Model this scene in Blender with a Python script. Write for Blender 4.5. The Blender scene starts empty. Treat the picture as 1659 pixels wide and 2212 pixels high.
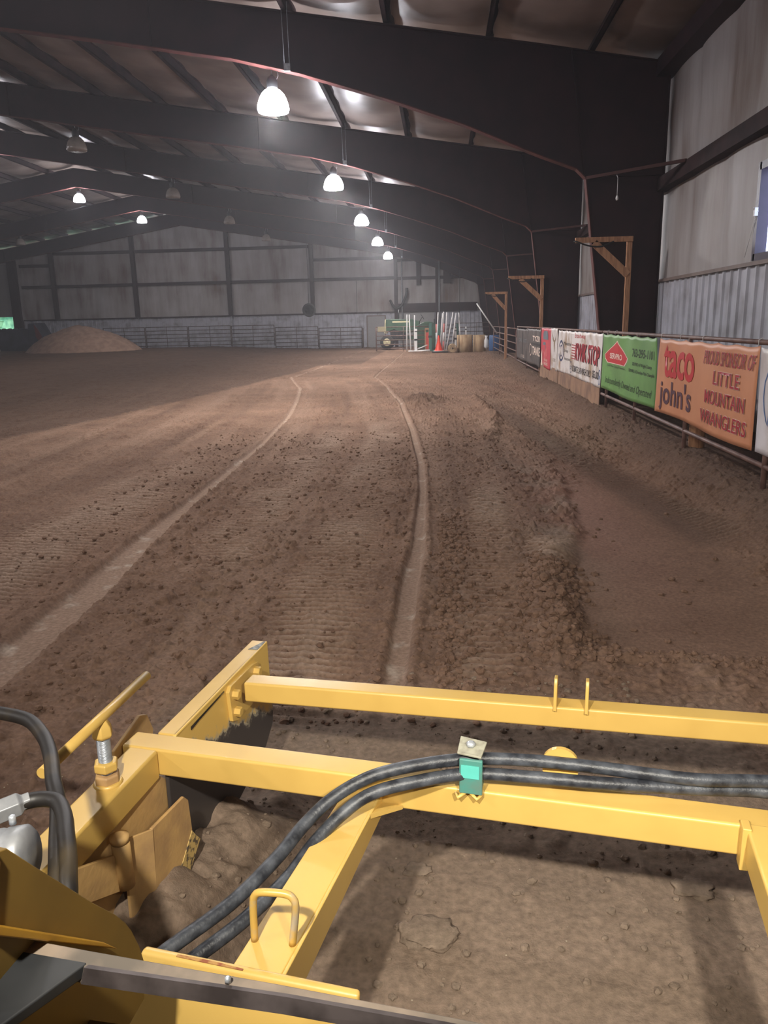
import bpy, bmesh, math, random
import numpy as np
from mathutils import Vector, Matrix
random.seed(7)
S = bpy.context.scene
COL = S.collection
# ------------------------------------------------------------------ camera
cam_data = bpy.data.cameras.new('camera')
cam = bpy.data.objects.new('camera', cam_data); COL.objects.link(cam)
R = [[0.99724837, -0.00435690, -0.07400476], [0.07083913, -0.23825080, 0.96861673], [-0.02185186, -0.97119389, -0.23728658]]
M = Matrix(((R[0][0], -R[0][1], -R[0][2], 0), (R[1][0], -R[1][1], -R[1][2], 0), (R[2][0], -R[2][1], -R[2][2], 1.75), (0, 0, 0, 1)))
cam.matrix_world = M
cam_data.sensor_fit = 'HORIZONTAL'; cam_data.sensor_width = 36; cam_data.lens = 36 * 1675 / 1659
cam_data.clip_start = 0.05; cam_data.clip_end = 300
S.camera = cam
# ------------------------------------------------------------------ world, light level
W = bpy.data.worlds.new('daylight'); S.world = W; W.use_nodes = True
bg = W.node_tree.nodes['Background']; bg.inputs[0].default_value = (0.80, 0.90, 1.0, 1); bg.inputs[1].default_value = 5.0
LAMP_POWER = 850.0      # lens of a lit arena lamp; the glowing bowl above it is dimmer
BOWL_POWER = 105.0
WORK_LIGHT = 250.0      # each of the two work lights on the cab roof, W
for s_ in (-1, 1):      # work lights on the loader's cab roof, shining forward and down
    wl = bpy.data.lights.new('work_light_beam', 'SPOT'); wl.energy = WORK_LIGHT; wl.shadow_soft_size = .035; wl.spot_size = math.radians(94); wl.spot_blend = .75; wl.color = (1, .93, .80)
    wo = bpy.data.objects.new('work_light_beam', wl); COL.objects.link(wo)
    u_, w_ = .52*s_, .06; wo.location = (u_*math.cos(math.radians(11))+w_*math.sin(math.radians(11)), -u_*math.sin(math.radians(11))+w_*math.cos(math.radians(11)), 2.10)
    wo.rotation_euler = (math.radians(90-25), 0, -math.radians(11))
S.view_settings.view_transform = 'Standard'; S.view_settings.look = 'None'
S.view_settings.exposure = 0.0; S.view_settings.gamma = 1.0; S.view_settings.use_curve_mapping = False
S.cycles.max_bounces = 5; S.cycles.diffuse_bounces = 3; S.cycles.glossy_bounces = 2
S.cycles.use_adaptive_sampling = True; S.cycles.adaptive_threshold = .03
S.cycles.transparent_max_bounces = 8; S.cycles.sample_clamp_indirect = 6.0; S.cycles.use_denoising = True
S.cycles.volume_bounces = 0
# ------------------------------------------------------------------ materials
def lin(r, g, b):
    f = lambda v: ((v / 255 + .055) / 1.055) ** 2.4 if v / 255 > .04045 else v / 255 / 12.92
    return (f(r), f(g), f(b), 1)
def nodes(name):
    m = bpy.data.materials.new(name); m.use_nodes = True
    nt = m.node_tree; return m, nt, nt.nodes['Principled BSDF']
def N(nt, t, **kw):
    n = nt.nodes.new(t)
    for k, v in kw.items(): setattr(n, k, v)
    return n
def mat(name, c, rough=.6, metal=0, c2=None, scale=6, det=5, bump=0, bscale=60, lo=.4, hi=.65, stretch=None, spec=.5):
    """two-tone noise material with optional bump"""
    m, nt, b = nodes(name)
    b.inputs['Roughness'].default_value = rough; b.inputs['Metallic'].default_value = metal
    b.inputs['Specular IOR Level'].default_value = spec
    tc = N(nt, 'ShaderNodeTexCoord'); mp = N(nt, 'ShaderNodeMapping')
    nt.links.new(tc.outputs['Object'], mp.inputs[0])
    if stretch: mp.inputs['Scale'].default_value = stretch
    if c2 is None: c2 = (c[0] * .78, c[1] * .78, c[2] * .78, 1)
    nz = N(nt, 'ShaderNodeTexNoise'); nz.inputs['Scale'].default_value = scale; nz.inputs['Detail'].default_value = det
    cr = N(nt, 'ShaderNodeValToRGB'); cr.color_ramp.elements[0].position = lo; cr.color_ramp.elements[1].position = hi
    cr.color_ramp.elements[0].color = c; cr.color_ramp.elements[1].color = c2
    nt.links.new(mp.outputs[0], nz.inputs['Vector']); nt.links.new(nz.outputs['Fac'], cr.inputs[0])
    nt.links.new(cr.outputs[0], b.inputs['Base Color'])
    if bump:
        n2 = N(nt, 'ShaderNodeTexNoise'); n2.inputs['Scale'].default_value = bscale; n2.inputs['Detail'].default_value = 6
        bp = N(nt, 'ShaderNodeBump'); bp.inputs['Strength'].default_value = bump; bp.inputs['Distance'].default_value = .01
        nt.links.new(mp.outputs[0], n2.inputs['Vector']); nt.links.new(n2.outputs['Fac'], bp.inputs['Height'])
        nt.links.new(bp.outputs[0], b.inputs['Normal'])
    return m
def flat(name, c, rough=.6, metal=0): return mat(name, c, rough, metal, c2=(c[0]*.9, c[1]*.9, c[2]*.9, 1), scale=20)
steel_dark = mat('red oxide steel', (.028, .010, .012, 1), .55, c2=(.018, .008, .010, 1), scale=2, spec=.25)
flange_red = mat('red oxide flange', (.11, .035, .03, 1), .75, c2=(.06, .022, .02, 1), scale=3, spec=.15)
brace_m = mat('red oxide angle', (.05, .022, .02, 1), .8, spec=.1)
purlin_m = mat('purlin steel', (.035, .018, .018, 1), .75, c2=(.02, .012, .012, 1), scale=3, spec=.15)
insul = mat('vinyl insulation', lin(138, 124, 116), .40, c2=lin(108, 94, 86), scale=.9, det=6, bump=.25, bscale=6, lo=.38, hi=.62)
def wall_insulation():
    m, nt, b = nodes('stained wall insulation')
    tc = N(nt, 'ShaderNodeTexCoord'); mp = N(nt, 'ShaderNodeMapping'); mp.inputs['Scale'].default_value = (2.4, 2.4, .35)
    nt.links.new(tc.outputs['Object'], mp.inputs[0])
    n1 = N(nt, 'ShaderNodeTexNoise'); n1.inputs['Scale'].default_value = .8; n1.inputs['Detail'].default_value = 7; n1.inputs['Roughness'].default_value = .62
    nt.links.new(mp.outputs[0], n1.inputs['Vector'])
    n3 = N(nt, 'ShaderNodeTexNoise'); n3.inputs['Scale'].default_value = .45; n3.inputs['Detail'].default_value = 3
    nt.links.new(tc.outputs['Object'], n3.inputs['Vector'])
    ad = N(nt, 'ShaderNodeMath', operation='ADD'); nt.links.new(n1.outputs['Fac'], ad.inputs[0]); nt.links.new(n3.outputs['Fac'], ad.inputs[1])
    hf = N(nt, 'ShaderNodeMath', operation='MULTIPLY'); hf.inputs[1].default_value = .5; nt.links.new(ad.outputs[0], hf.inputs[0])
    cr = N(nt, 'ShaderNodeValToRGB'); e = cr.color_ramp.elements
    e[0].position = .36; e[0].color = lin(168, 164, 164); e[1].position = .66; e[1].color = lin(104, 84, 74)
    k = e.new(.52); k.color = lin(146, 138, 135)
    nt.links.new(hf.outputs[0], cr.inputs[0]); nt.links.new(cr.outputs[0], b.inputs['Base Color'])
    b.inputs['Roughness'].default_value = .5
    bp = N(nt, 'ShaderNodeBump'); bp.inputs['Strength'].default_value = .3; bp.inputs['Distance'].default_value = .05
    nt.links.new(n1.outputs['Fac'], bp.inputs['Height']); nt.links.new(bp.outputs[0], b.inputs['Normal'])
    return m
wall_ins = wall_insulation()
ribbed_m = mat('white ribbed steel', lin(172, 172, 182), .45, c2=lin(128, 124, 128), scale=2.2, det=8, lo=.45, hi=.75)
trim_m = mat('dusty trim', lin(120, 104, 98), .6)
pipe_m = mat('rusty pipe', lin(120, 92, 84), .55, c2=lin(84, 60, 54), scale=5)
pipe_dark = mat('dark corral pipe', lin(70, 56, 52), .6, c2=lin(100, 84, 78), scale=5)
wood_m = mat('raw lumber', lin(186, 140, 106), .7, c2=lin(150, 106, 78), scale=4, stretch=(8, 8, 1))
ply_m = mat('weathered plywood', lin(150, 116, 92), .8, c2=lin(116, 88, 72), scale=3, bump=.2)
white_pole = flat('white painted pole', lin(228, 226, 226), .5)
yellow = mat('yellow machine paint', (.655, .43, .115, 1), .36, c2=(.60, .385, .10, 1), scale=7, det=8, bump=.05, bscale=40, lo=.45, hi=.75)
tan_y = mat('dusty yellow paint', (.60, .38, .15, 1), .6, c2=(.42, .26, .12, 1), scale=9, det=8, bump=.1, bscale=70)
shaded_yellow = mat('shaded loader yellow', (.24, .145, .028, 1), .6, c2=(.19, .115, .024, 1), scale=8, det=6)  # loader yellow with shade put into the colour as a darker tone
rubber = mat('hose rubber', (.018, .020, .026, 1), .42, c2=(.10, .11, .13, 1), scale=22, det=9, lo=.38, hi=.75, bump=.15, bscale=120)
rubber2 = mat('dusty hose rubber', (.014, .012, .011, 1), .5, c2=(.07, .05, .025, 1), scale=9, det=6, lo=.5, hi=.85, stretch=(1, 1, .5))
zinc = mat('zinc plated steel', (.66, .70, .76, 1), .38, .6, c2=(.5, .54, .6, 1), scale=30)
galv = mat('grey fitting', (.34, .35, .37, 1), .45, .3, c2=(.22, .23, .25, 1), scale=20)
teal = mat('teal plastic clamp', lin(70, 140, 130), .55, c2=lin(100, 120, 110), scale=14)
clampcap = mat('clamp cap plate', lin(170, 168, 150), .6, c2=lin(130, 126, 112), scale=30)
worn = mat('worn bare steel', (.045, .045, .05, 1), .3, .8, c2=(.16, .13, .10, 1), scale=14, det=9, lo=.5, hi=.8)
chip = mat('chipped paint', (.24, .24, .20, 1), .5, c2=(.05, .05, .05, 1), scale=60, det=9)
black_rub = mat('black rubber trim', (.022, .024, .027, 1), .6, c2=(.05, .052, .056, 1), scale=5)
dusty_steel = mat('dusty sill steel', (.30, .235, .18, 1), .75, c2=(.13, .11, .09, 1), scale=10)
sill_edge = mat('sill edge', (.055, .045, .045, 1), .45, .3, c2=(.12, .10, .10, 1), scale=16)
amber = mat('orange yellow paint', (.62, .33, .03, 1), .45, c2=(.48, .25, .03, 1), scale=8)
tractor_g = mat('tractor green', lin(44, 78, 54), .45, c2=lin(34, 58, 44), scale=3)
tire_m = flat('tire rubber', (.02, .019, .018, 1), .8)
cream = flat('cream', lin(196, 186, 150), .5)
carpet = mat('tan mat', lin(186, 160, 128), .9, c2=lin(150, 118, 90), scale=2.5, det=6, stretch=(1.5, 1.5, .6))
red_m = flat('faded red', lin(190, 58, 48), .55); orange_m = flat('cone orange', lin(232, 66, 40), .5)
pink_m = flat('faded pink', lin(214, 128, 124), .6); green_m = flat('jump green', lin(66, 108, 98), .6)
blackp = flat('black plastic', (.015, .015, .016, 1), .5); blue_m = flat('blue plastic', lin(52, 88, 136), .5)
tub_m = mat('blue-grey tub', lin(64, 66, 80), .6, c2=lin(48, 50, 62), scale=1.5); maroon = flat('maroon', lin(104, 44, 48), .6)
grey_door = flat('grey door', lin(142, 140, 140), .5)
leaf_m = mat('foliage', lin(150, 205, 160), .7, c2=lin(60, 130, 100), scale=1.2, det=8)
gravel = mat('bright gravel', lin(215, 212, 205), .9, c2=lin(190, 186, 178), scale=1)
rope_m = flat('rope', (.05, .04, .035, 1), .8)
# ------------------------------------------------------------------ mesh helpers
class MB:
    def __init__(s): s.bm = bmesh.new()
    def box(s, x0, x1, y0, y1, z0, z1):
        v = [s.bm.verts.new(p) for p in ((x0,y0,z0),(x1,y0,z0),(x1,y1,z0),(x0,y1,z0),(x0,y0,z1),(x1,y0,z1),(x1,y1,z1),(x0,y1,z1))]
        for f in ((0,3,2,1),(4,5,6,7),(0,1,5,4),(1,2,6,5),(2,3,7,6),(3,0,4,7)): s.bm.faces.new([v[i] for i in f])
        return s
    def hexa(s, bot, top):
        a = [s.bm.verts.new(p) for p in bot]; b = [s.bm.verts.new(p) for p in top]; n = len(a)
        s.bm.faces.new(a[::-1]); s.bm.faces.new(b)
        for i in range(n): s.bm.faces.new((a[i], a[(i+1) % n], b[(i+1) % n], b[i]))
        return s
    def beam(s, p, q, w, h, up=(0, 0, 1)):
        """rectangular bar from p to q; w across, h along up"""
        p, q = Vector(p), Vector(q); d = (q - p).normalized(); u = Vector(up); r = d.cross(u).normalized(); u = r.cross(d).normalized()
        c = [(-w/2, -h/2), (w/2, -h/2), (w/2, h/2), (-w/2, h/2)]
        s.hexa([p + r*a + u*b for a, b in c], [q + r*a + u*b for a, b in c]); return s
    def tube(s, pts, rad, n=12, caps=True):
        pts = [Vector(p) for p in pts]; rings = []
        prev = None
        for i, p in enumerate(pts):
            d = (pts[min(i+1, len(pts)-1)] - pts[max(i-1, 0)]).normalized()
            if prev is None:
                a = d.orthogonal().normalized()
            else:
                a = (prev - d * prev.dot(d)).normalized()
            prev = a; b = d.cross(a)
            r = rad[i] if isinstance(rad, (list, tuple)) else rad
            rings.append([s.bm.verts.new(p + (a*math.cos(t) + b*math.sin(t)) * r) for t in [2*math.pi*k/n for k in range(n)]])
        for A, B in zip(rings, rings[1:]):
            for k in range(n): s.bm.faces.new((A[k], A[(k+1) % n], B[(k+1) % n], B[k])).smooth = True
        if caps: s.bm.faces.new(rings[0][::-1]); s.bm.faces.new(rings[-1])
        return s
    def lathe(s, prof, c=(0, 0, 0), n=24, axis='z', caps=True):
        rings = []
        for r, z in prof:
            ring = []
            for k in range(n):
                t = 2*math.pi*k/n; a, b = r*math.cos(t), r*math.sin(t)
                p = {'z': (a, b, z), 'x': (z, a, b), 'y': (a, z, b)}[axis]
                ring.append(s.bm.verts.new((p[0]+c[0], p[1]+c[1], p[2]+c[2])))
            rings.append(ring)
        for A, B in zip(rings, rings[1:]):
            for k in range(n):
                try: s.bm.faces.new((A[k], A[(k+1) % n], B[(k+1) % n], B[k])).smooth = True
                except ValueError: pass
        for ring, rev in ((rings[0], True), (rings[-1], False)) if caps else ():
            if (ring[0].co - ring[1].co).length > 1e-5: s.bm.faces.new(ring[::-1] if rev else ring)
        return s
    def prism(s, poly, d):
        """polygon (list of 3d points) extruded by vector d"""
        d = Vector(d); s.hexa([Vector(p) for p in poly], [Vector(p) + d for p in poly]); return s
    def build(s, name, m, parent=None, bevel=0, seg=3, smooth=False, kind=None):
        bmesh.ops.recalc_face_normals(s.bm, faces=s.bm.faces)
        me = bpy.data.meshes.new(name); s.bm.to_mesh(me); s.bm.free()
        o = bpy.data.objects.new(name, me); COL.objects.link(o)
        me.materials.append(m)
        if smooth: me.shade_smooth()
        if bevel:
            md = o.modifiers.new('edge', 'BEVEL'); md.width = bevel; md.segments = seg; md.limit_method = 'ANGLE'; md.angle_limit = .6
            me.shade_smooth()
            wn = o.modifiers.new('wn', 'WEIGHTED_NORMAL')
        if parent is not None: o.parent = parent
        if kind: o['kind'] = kind
        return o
def tag(o, label, cat, group=None, kind=None):
    o['label'] = label; o['category'] = cat
    if group: o['group'] = group
    if kind: o['kind'] = kind
    return o
def thing(name, label, cat, loc=(0, 0, 0), rz=0, group=None):
    o = bpy.data.objects.new(name, None); COL.objects.link(o); o.empty_display_size = .2
    o.location = loc; o.rotation_euler = (0, 0, rz)
    return tag(o, label, cat, group)
def dup(root, loc, label, rz=None):
    r = root.copy(); COL.objects.link(r); r.location = loc; r['label'] = label
    if rz is not None: r.rotation_euler = (0, 0, rz)
    for ch in list(root.children):
        c = ch.copy(); COL.objects.link(c); c.parent = r
        for g in ch.children:
            d = g.copy(); COL.objects.link(d); d.parent = c
    return r
def spline(pts, k=8):
    P = [Vector(p) for p in pts]; out = []
    for i in range(len(P)-1):
        a, b, c, d = P[max(i-1, 0)], P[i], P[i+1], P[min(i+2, len(P)-1)]
        for j in range(k):
            t = j/k; out.append(.5*((2*b) + (c-a)*t + (2*a-5*b+4*c-d)*t*t + (3*b-a-3*c+d)*t**3))
    out.append(P[-1]); return out
# ------------------------------------------------------------------ noise
_rng = np.random.RandomState(3); _T = _rng.rand(512, 512)
def vnoise(x, y):
    xi = np.floor(x).astype(int); yi = np.floor(y).astype(int); fx = x-xi; fy = y-yi
    fx = fx*fx*(3-2*fx); fy = fy*fy*(3-2*fy); a = lambda i, j: _T[(xi+i) & 511, (yi+j) & 511]
    return (a(0,0)*(1-fx)+a(1,0)*fx)*(1-fy) + (a(0,1)*(1-fx)+a(1,1)*fx)*fy
def fbm(x, y, o=4):
    s = 0; a = .5
    for i in range(o): s = s + a*(vnoise(x*2**i + 17*i, y*2**i + 31*i) - .5); a *= .5
    return s
def sst(a, b, x): t = np.clip((x-a)/(b-a), 0, 1); return t*t*(3-2*t)
# ------------------------------------------------------------------ ground
LT = np.array([(-2.35,-2),(-2.36,3.81),(-2.40,4.86),(-2.5,6.06),(-2.55,7.45),(-2.62,9.4),(-2.73,11.7),(-2.94,14.66),(-3.33,17.8),(-3.93,21.7),(-5,26)])
RT = np.array([(-.24,-2),(-.24,3.63),(-.22,5.07),(-.19,5.98),(-.2,8.09),(-.26,9.77),(-.48,12.8),(-.85,16.9),(-1.53,22),(-2.2,26)])
def band(X, Y, P, w):
    c = np.interp(Y, P[:, 1], P[:, 0]); ww = np.interp(Y, [0, 3.6, 5, 7.5, 12, 26], w)
    return np.abs(X-c)/ww
def base_h(X, Y):
    X = np.asarray(X, float); Y = np.asarray(Y, float)
    h = .25*sst(2.25, 2.85, X + .12*fbm(X*1.5, Y*1.5, 3)*2)*(1-.6*sst(18, 30, Y))
    h = h + .22*np.exp(-((X-3.0)/.7)**2 - ((Y-31)/4)**2)
    h = h + .3*sst(-8, -18, X)*sst(40, 55, Y)
    h = h + .05*fbm(X*.35, Y*.35, 3)
    return h
def ground_h(X, Y):
    h = base_h(X, Y)
    fine = fbm(X*9, Y*9, 4); vf = fbm(X*34, Y*34, 3)
    lt = band(X, Y, LT, [.14, .14, .13, .07, .05, .05]); rt = band(X, Y, RT, [.055, .055, .065, .04, .04, .04])
    sm = np.maximum(1-sst(.8, 1.15, lt), (1-sst(.8, 1.2, rt))*sst(3.0, 3.5, Y))
    # smooth scraped area right of the ridge
    ex = .78 + .18*fbm(Y*1.3, X*0+3, 3) + np.interp(Y, [3.8, 4.3, 5.4, 6.5, 9.7, 11], [.05, -.03, .02, .35, .6, 1.2])
    dig = sst(0, .14, X-ex)*sst(3.86, 4.02, Y + .05*fbm(X*5, Y*5, 2))*(1-sst(7.2, 10.5, Y))*(1-sst(2.05, 2.35, X))
    near = (1-sst(3.0, 3.6, Y))*(1-sst(1.15, 1.45, np.abs(X-.25*0)))
    rough = (1-sm)*(1-.85*dig)*(1-.7*near)
    # tread ripples
    ph = 2*np.pi*(Y + .05*fbm(X*1.6, Y*1.2, 3) + .05*X)/.078
    m = np.exp(-((X-.30-.05*(Y-4.5))/.19)**4)*sst(3.4, 3.8, Y)*(1-sst(7.5, 9, Y))
    m = np.maximum(m, np.exp(-((X-.95)/.26)**4)*sst(5.3, 5.45, Y)*(1-sst(6.1, 6.4, Y)))
    m = np.maximum(m, .75*np.exp(-((X+.75+.02*(Y-4))/.30)**4)*sst(3.0, 3.3, Y)*(1-sst(12, 16, Y)))
    m = np.maximum(m, .7*np.exp(-((X+1.75)/.30)**4)*sst(5, 6, Y)*(1-sst(11, 15, Y)))
    m = np.maximum(m, .8*np.exp(-((X+3.35)/.5)**4)*sst(4, 4.6, Y)*(1-sst(8, 11, Y)))
    dg = X - np.interp(Y, [6, 9.3, 12, 17], [2.3, 1.85, 1.55, 1.1])
    m = np.maximum(m, .9*np.exp(-(dg/.2)**4)*sst(6.0, 6.4, Y)*(1-sst(13, 17, Y)))
    m = m*(.45 + .9*np.clip(vnoise(X*2.6, Y*1.4)*1.8-.4, 0, 1))
    rough = rough*(1-.6*np.clip(m*1.5, 0, 1))
    h = h + rough*(.030*np.maximum(fine, -.12) + .022*vf)
    # crumbly clods: thresholded noise
    cl = np.maximum(vnoise(X*20, Y*20) - .70, 0)*vnoise(X*1.7+5, Y*1.7)
    h = h + rough*cl*.22
    cl2 = np.maximum(vnoise(X*47+9, Y*47) - .68, 0)
    h = h + rough*cl2*.075
    h = h - .022*sm - .04*dig + sm*.004*vf
    h = h + .018*np.exp(-((lt-1.35)/.35)**2)*(Y < 30) + .02*np.exp(-((rt-1.6)/.5)**2)*(Y < 30)*sst(3.0, 3.5, Y)
    # ridge of broken soil left of the scraped patch
    rd = np.exp(-((X-ex+.10)/.11)**2)*sst(3.7, 4.1, Y)*(1-sst(5.3, 6.2, Y))
    h = h + rd*(.06 + .12*np.maximum(fine, 0)*1.5 + .05*(vnoise(X*13, Y*13)))
    h = h + .03*np.exp(-((Y-3.93)/.07)**2)*sst(.75, .9, X)*(1-sst(1.3, 1.6, X)) - .05*np.exp(-((Y-3.86-.02*np.sin(X*17))/.018)**2)*sst(.78, .85, X)*(1-sst(1.0, 1.15, X))
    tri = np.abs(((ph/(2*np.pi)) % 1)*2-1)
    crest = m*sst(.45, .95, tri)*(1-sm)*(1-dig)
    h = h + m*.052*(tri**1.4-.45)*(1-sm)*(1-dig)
    # heap and curved ridge further on
    h = h + .16*np.exp(-((X+.42)/.45)**2 - ((Y-17.6)/.7)**2)*(1+1.5*fine)
    rx = np.interp(Y, [11, 14.5, 18.2], [.68, 1.0, .75])
    h = h + .07*np.exp(-((X-rx)/.12)**2)*sst(10.5, 12, Y)*(1-sst(18, 19, Y))*(1+2*fine)
    h = h + .06*fbm(X*1.2, Y*2.4, 4)*sst(14, 24, Y)
    # soil carried against the left side of the attachment
    uu = X*math.cos(math.radians(11)) - Y*math.sin(math.radians(11)); ww = X*math.sin(math.radians(11)) + Y*math.cos(math.radians(11))
    hp_ = np.exp(-np.abs((uu+1.13)/.27)**2.4)*sst(.75, 1.35, ww)*(1-sst(1.75, 2.35, ww)*.75)*(1-sst(2.35, 2.6, ww))
    h = h + hp_*(.235 + .35*fbm(X*4, Y*4, 4) + .10*np.maximum(fine, 0) + .08*cl)
    # level under the machine: dragged fine soil with two furrows
    h = h + near*(.03*np.exp(-((X+.95)/.25)**2)*sst(1.2, 1.8, Y) + .012*fine)
    return h, sm, dig, crest, near
xs = [-2.9]
while xs[-1] > -45: xs.append(xs[-1] - .014 - .010*(-2.9-xs[-1]))
xs = xs[::-1] + list(np.arange(-2.886, 3.0, .014)) + list(np.arange(3.0, 4.4, .06))
ys = [-14.5, -10, -6, -3, -1.5, -.6, 0., .3, .5, .7]
while ys[-1] < 60: ys.append(ys[-1] + max(.013, .0023*ys[-1]))
ys += [62, 66, 75, 95]
GX, GY = np.meshgrid(np.array(xs), np.array(ys))
GH, SM, DIG, TR, NEAR = ground_h(GX, GY)
nx, ny = len(xs), len(ys)
me = bpy.data.meshes.new('ground')
co = np.stack([GX, GY, GH], -1).reshape(-1, 3).astype(np.float32)
me.vertices.add(nx*ny); me.vertices.foreach_set('co', co.ravel())
i0 = (np.arange(ny-1)[:, None]*nx + np.arange(nx-1)[None, :]).ravel()
q = np.stack([i0, i0+1, i0+nx+1, i0+nx], -1).astype(np.int32)
me.loops.add(q.size); me.loops.foreach_set('vertex_index', q.ravel())
me.polygons.add(len(q)); me.polygons.foreach_set('loop_start', np.arange(0, q.size, 4, dtype=np.int32))
me.polygons.foreach_set('use_smooth', np.ones(len(q), bool))
me.update(calc_edges=True)
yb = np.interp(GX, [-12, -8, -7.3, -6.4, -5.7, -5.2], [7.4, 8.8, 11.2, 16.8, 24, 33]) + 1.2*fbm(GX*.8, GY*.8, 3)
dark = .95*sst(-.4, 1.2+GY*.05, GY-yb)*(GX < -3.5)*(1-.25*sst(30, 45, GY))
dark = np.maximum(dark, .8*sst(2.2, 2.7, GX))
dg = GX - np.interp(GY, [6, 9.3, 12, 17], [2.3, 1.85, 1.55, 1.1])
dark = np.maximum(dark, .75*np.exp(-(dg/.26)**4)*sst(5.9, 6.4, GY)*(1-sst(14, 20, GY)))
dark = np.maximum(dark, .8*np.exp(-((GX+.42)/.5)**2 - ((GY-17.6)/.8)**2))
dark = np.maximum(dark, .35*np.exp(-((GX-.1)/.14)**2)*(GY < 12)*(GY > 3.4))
red = np.clip(np.exp(-((GX-1.35)/.45)**2 - ((GY-7.3)/2.2)**2), 0, 1)
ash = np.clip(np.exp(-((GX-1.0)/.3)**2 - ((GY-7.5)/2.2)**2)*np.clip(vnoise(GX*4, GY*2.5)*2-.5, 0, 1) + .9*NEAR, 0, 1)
lat = GX - np.interp(GY, RT[:, 1], RT[:, 0])*.5 - np.interp(GY, LT[:, 1], LT[:, 0])*.5
drag = np.clip(fbm(lat*4.2+20, GY*.16, 4)*3.2, 0, 1)*(1-sst(22, 27, GY))*(1-NEAR)*(1-DIG)
dragd = np.clip(fbm(lat*3.1+70, GY*.12, 4)*3.0, 0, 1)*(1-sst(22, 27, GY))*(1-NEAR)*(1-DIG)
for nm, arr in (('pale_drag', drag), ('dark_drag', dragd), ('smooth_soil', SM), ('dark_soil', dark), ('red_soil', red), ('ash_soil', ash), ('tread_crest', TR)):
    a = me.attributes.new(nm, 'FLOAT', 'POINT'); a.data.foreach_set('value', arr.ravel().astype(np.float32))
def soil_mat(attrs=True, c0=(.166, .099, .068, 1), c1=(.272, .171, .120, 1)):
    m, nt, b = nodes('arena soil' if attrs else 'loose soil'); L = nt.links.new
    tc = N(nt, 'ShaderNodeTexCoord')
    n1 = N(nt, 'ShaderNodeTexNoise'); n1.inputs['Scale'].default_value = 1.1; n1.inputs['Detail'].default_value = 8; n1.inputs['Roughness'].default_value = .65
    n2 = N(nt, 'ShaderNodeTexNoise'); n2.inputs['Scale'].default_value = 45; n2.inputs['Detail'].default_value = 5
    L(tc.outputs['Object'], n1.inputs['Vector']); L(tc.outputs['Object'], n2.inputs['Vector'])
    cr = N(nt, 'ShaderNodeValToRGB'); e = cr.color_ramp.elements
    e[0].position = .3; e[0].color = c0; e[1].position = .72; e[1].color = c1
    L(n1.outputs['Fac'], cr.inputs[0]); cur = cr.outputs[0]
    def mix(fac, col, cur):
        x = N(nt, 'ShaderNodeMix', data_type='RGBA'); L(fac, x.inputs[0]); L(cur, x.inputs[6]); x.inputs[7].default_value = col; return x.outputs[2]
    if attrs:
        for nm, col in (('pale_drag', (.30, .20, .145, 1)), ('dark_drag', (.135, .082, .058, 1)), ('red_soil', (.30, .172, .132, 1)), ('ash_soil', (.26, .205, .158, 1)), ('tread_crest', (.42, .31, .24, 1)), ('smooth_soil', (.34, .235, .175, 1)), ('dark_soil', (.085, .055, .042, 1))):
            at = N(nt, 'ShaderNodeAttribute', attribute_name=nm)
            mm = N(nt, 'ShaderNodeMath', operation='MULTIPLY'); L(at.outputs['Fac'], mm.inputs[0]); mm.inputs[1].default_value = .75
            cur = mix(mm.outputs[0], col, cur)
        # pale dusty streaks on the compressed tracks
        n5 = N(nt, 'ShaderNodeTexNoise'); n5.inputs['Scale'].default_value = 5; n5.inputs['Detail'].default_value = 7; L(tc.outputs['Object'], n5.inputs['Vector'])
        r5 = N(nt, 'ShaderNodeMapRange'); r5.inputs[1].default_value = .56; r5.inputs[2].default_value = .7; L(n5.outputs['Fac'], r5.inputs[0])
        at = N(nt, 'ShaderNodeAttribute', attribute_name='smooth_soil')
        mm = N(nt, 'ShaderNodeMath', operation='MULTIPLY'); L(at.outputs['Fac'], mm.inputs[0]); L(r5.outputs[0], mm.inputs[1])
        cur = mix(mm.outputs[0], (.46, .37, .30, 1), cur)
    r2 = N(nt, 'ShaderNodeMapRange'); r2.inputs[1].default_value = .3; r2.inputs[2].default_value = .75; r2.inputs[3].default_value = .72; r2.inputs[4].default_value = 1.2
    L(n2.outputs['Fac'], r2.inputs[0])
    mu = N(nt, 'ShaderNodeVectorMath', operation='SCALE'); L(cur, mu.inputs[0]); L(r2.outputs[0], mu.inputs[3])
    # straw and grit flecks
    vo = N(nt, 'ShaderNodeTexVoronoi'); vo.inputs['Scale'].default_value = 14; L(tc.outputs['Object'], vo.inputs['Vector'])
    lt = N(nt, 'ShaderNodeMath', operation='LESS_THAN'); L(vo.outputs['Distance'], lt.inputs[0]); lt.inputs[1].default_value = .035
    x = N(nt, 'ShaderNodeMix', data_type='RGBA'); L(lt.outputs[0], x.inputs[0]); L(mu.outputs[0], x.inputs[6]); x.inputs[7].default_value = (.42, .36, .27, 1)
    L(x.outputs[2], b.inputs['Base Color']); b.inputs['Roughness'].default_value = .95; b.inputs['Specular IOR Level'].default_value = .15
    n4 = N(nt, 'ShaderNodeTexNoise'); n4.inputs['Scale'].default_value = 90; n4.inputs['Detail'].default_value = 6; n4.inputs['Roughness'].default_value = .7
    L(tc.outputs['Object'], n4.inputs['Vector'])
    bp = N(nt, 'ShaderNodeBump'); bp.inputs['Strength'].default_value = .55; bp.inputs['Distance'].default_value = .012
    L(n4.outputs['Fac'], bp.inputs['Height']); L(bp.outputs[0], b.inputs['Normal'])
    return m
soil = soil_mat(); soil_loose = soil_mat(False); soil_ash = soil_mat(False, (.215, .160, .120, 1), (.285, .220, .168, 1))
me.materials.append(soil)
g = bpy.data.objects.new('floor', me); COL.objects.link(g); g['kind'] = 'structure'
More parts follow.
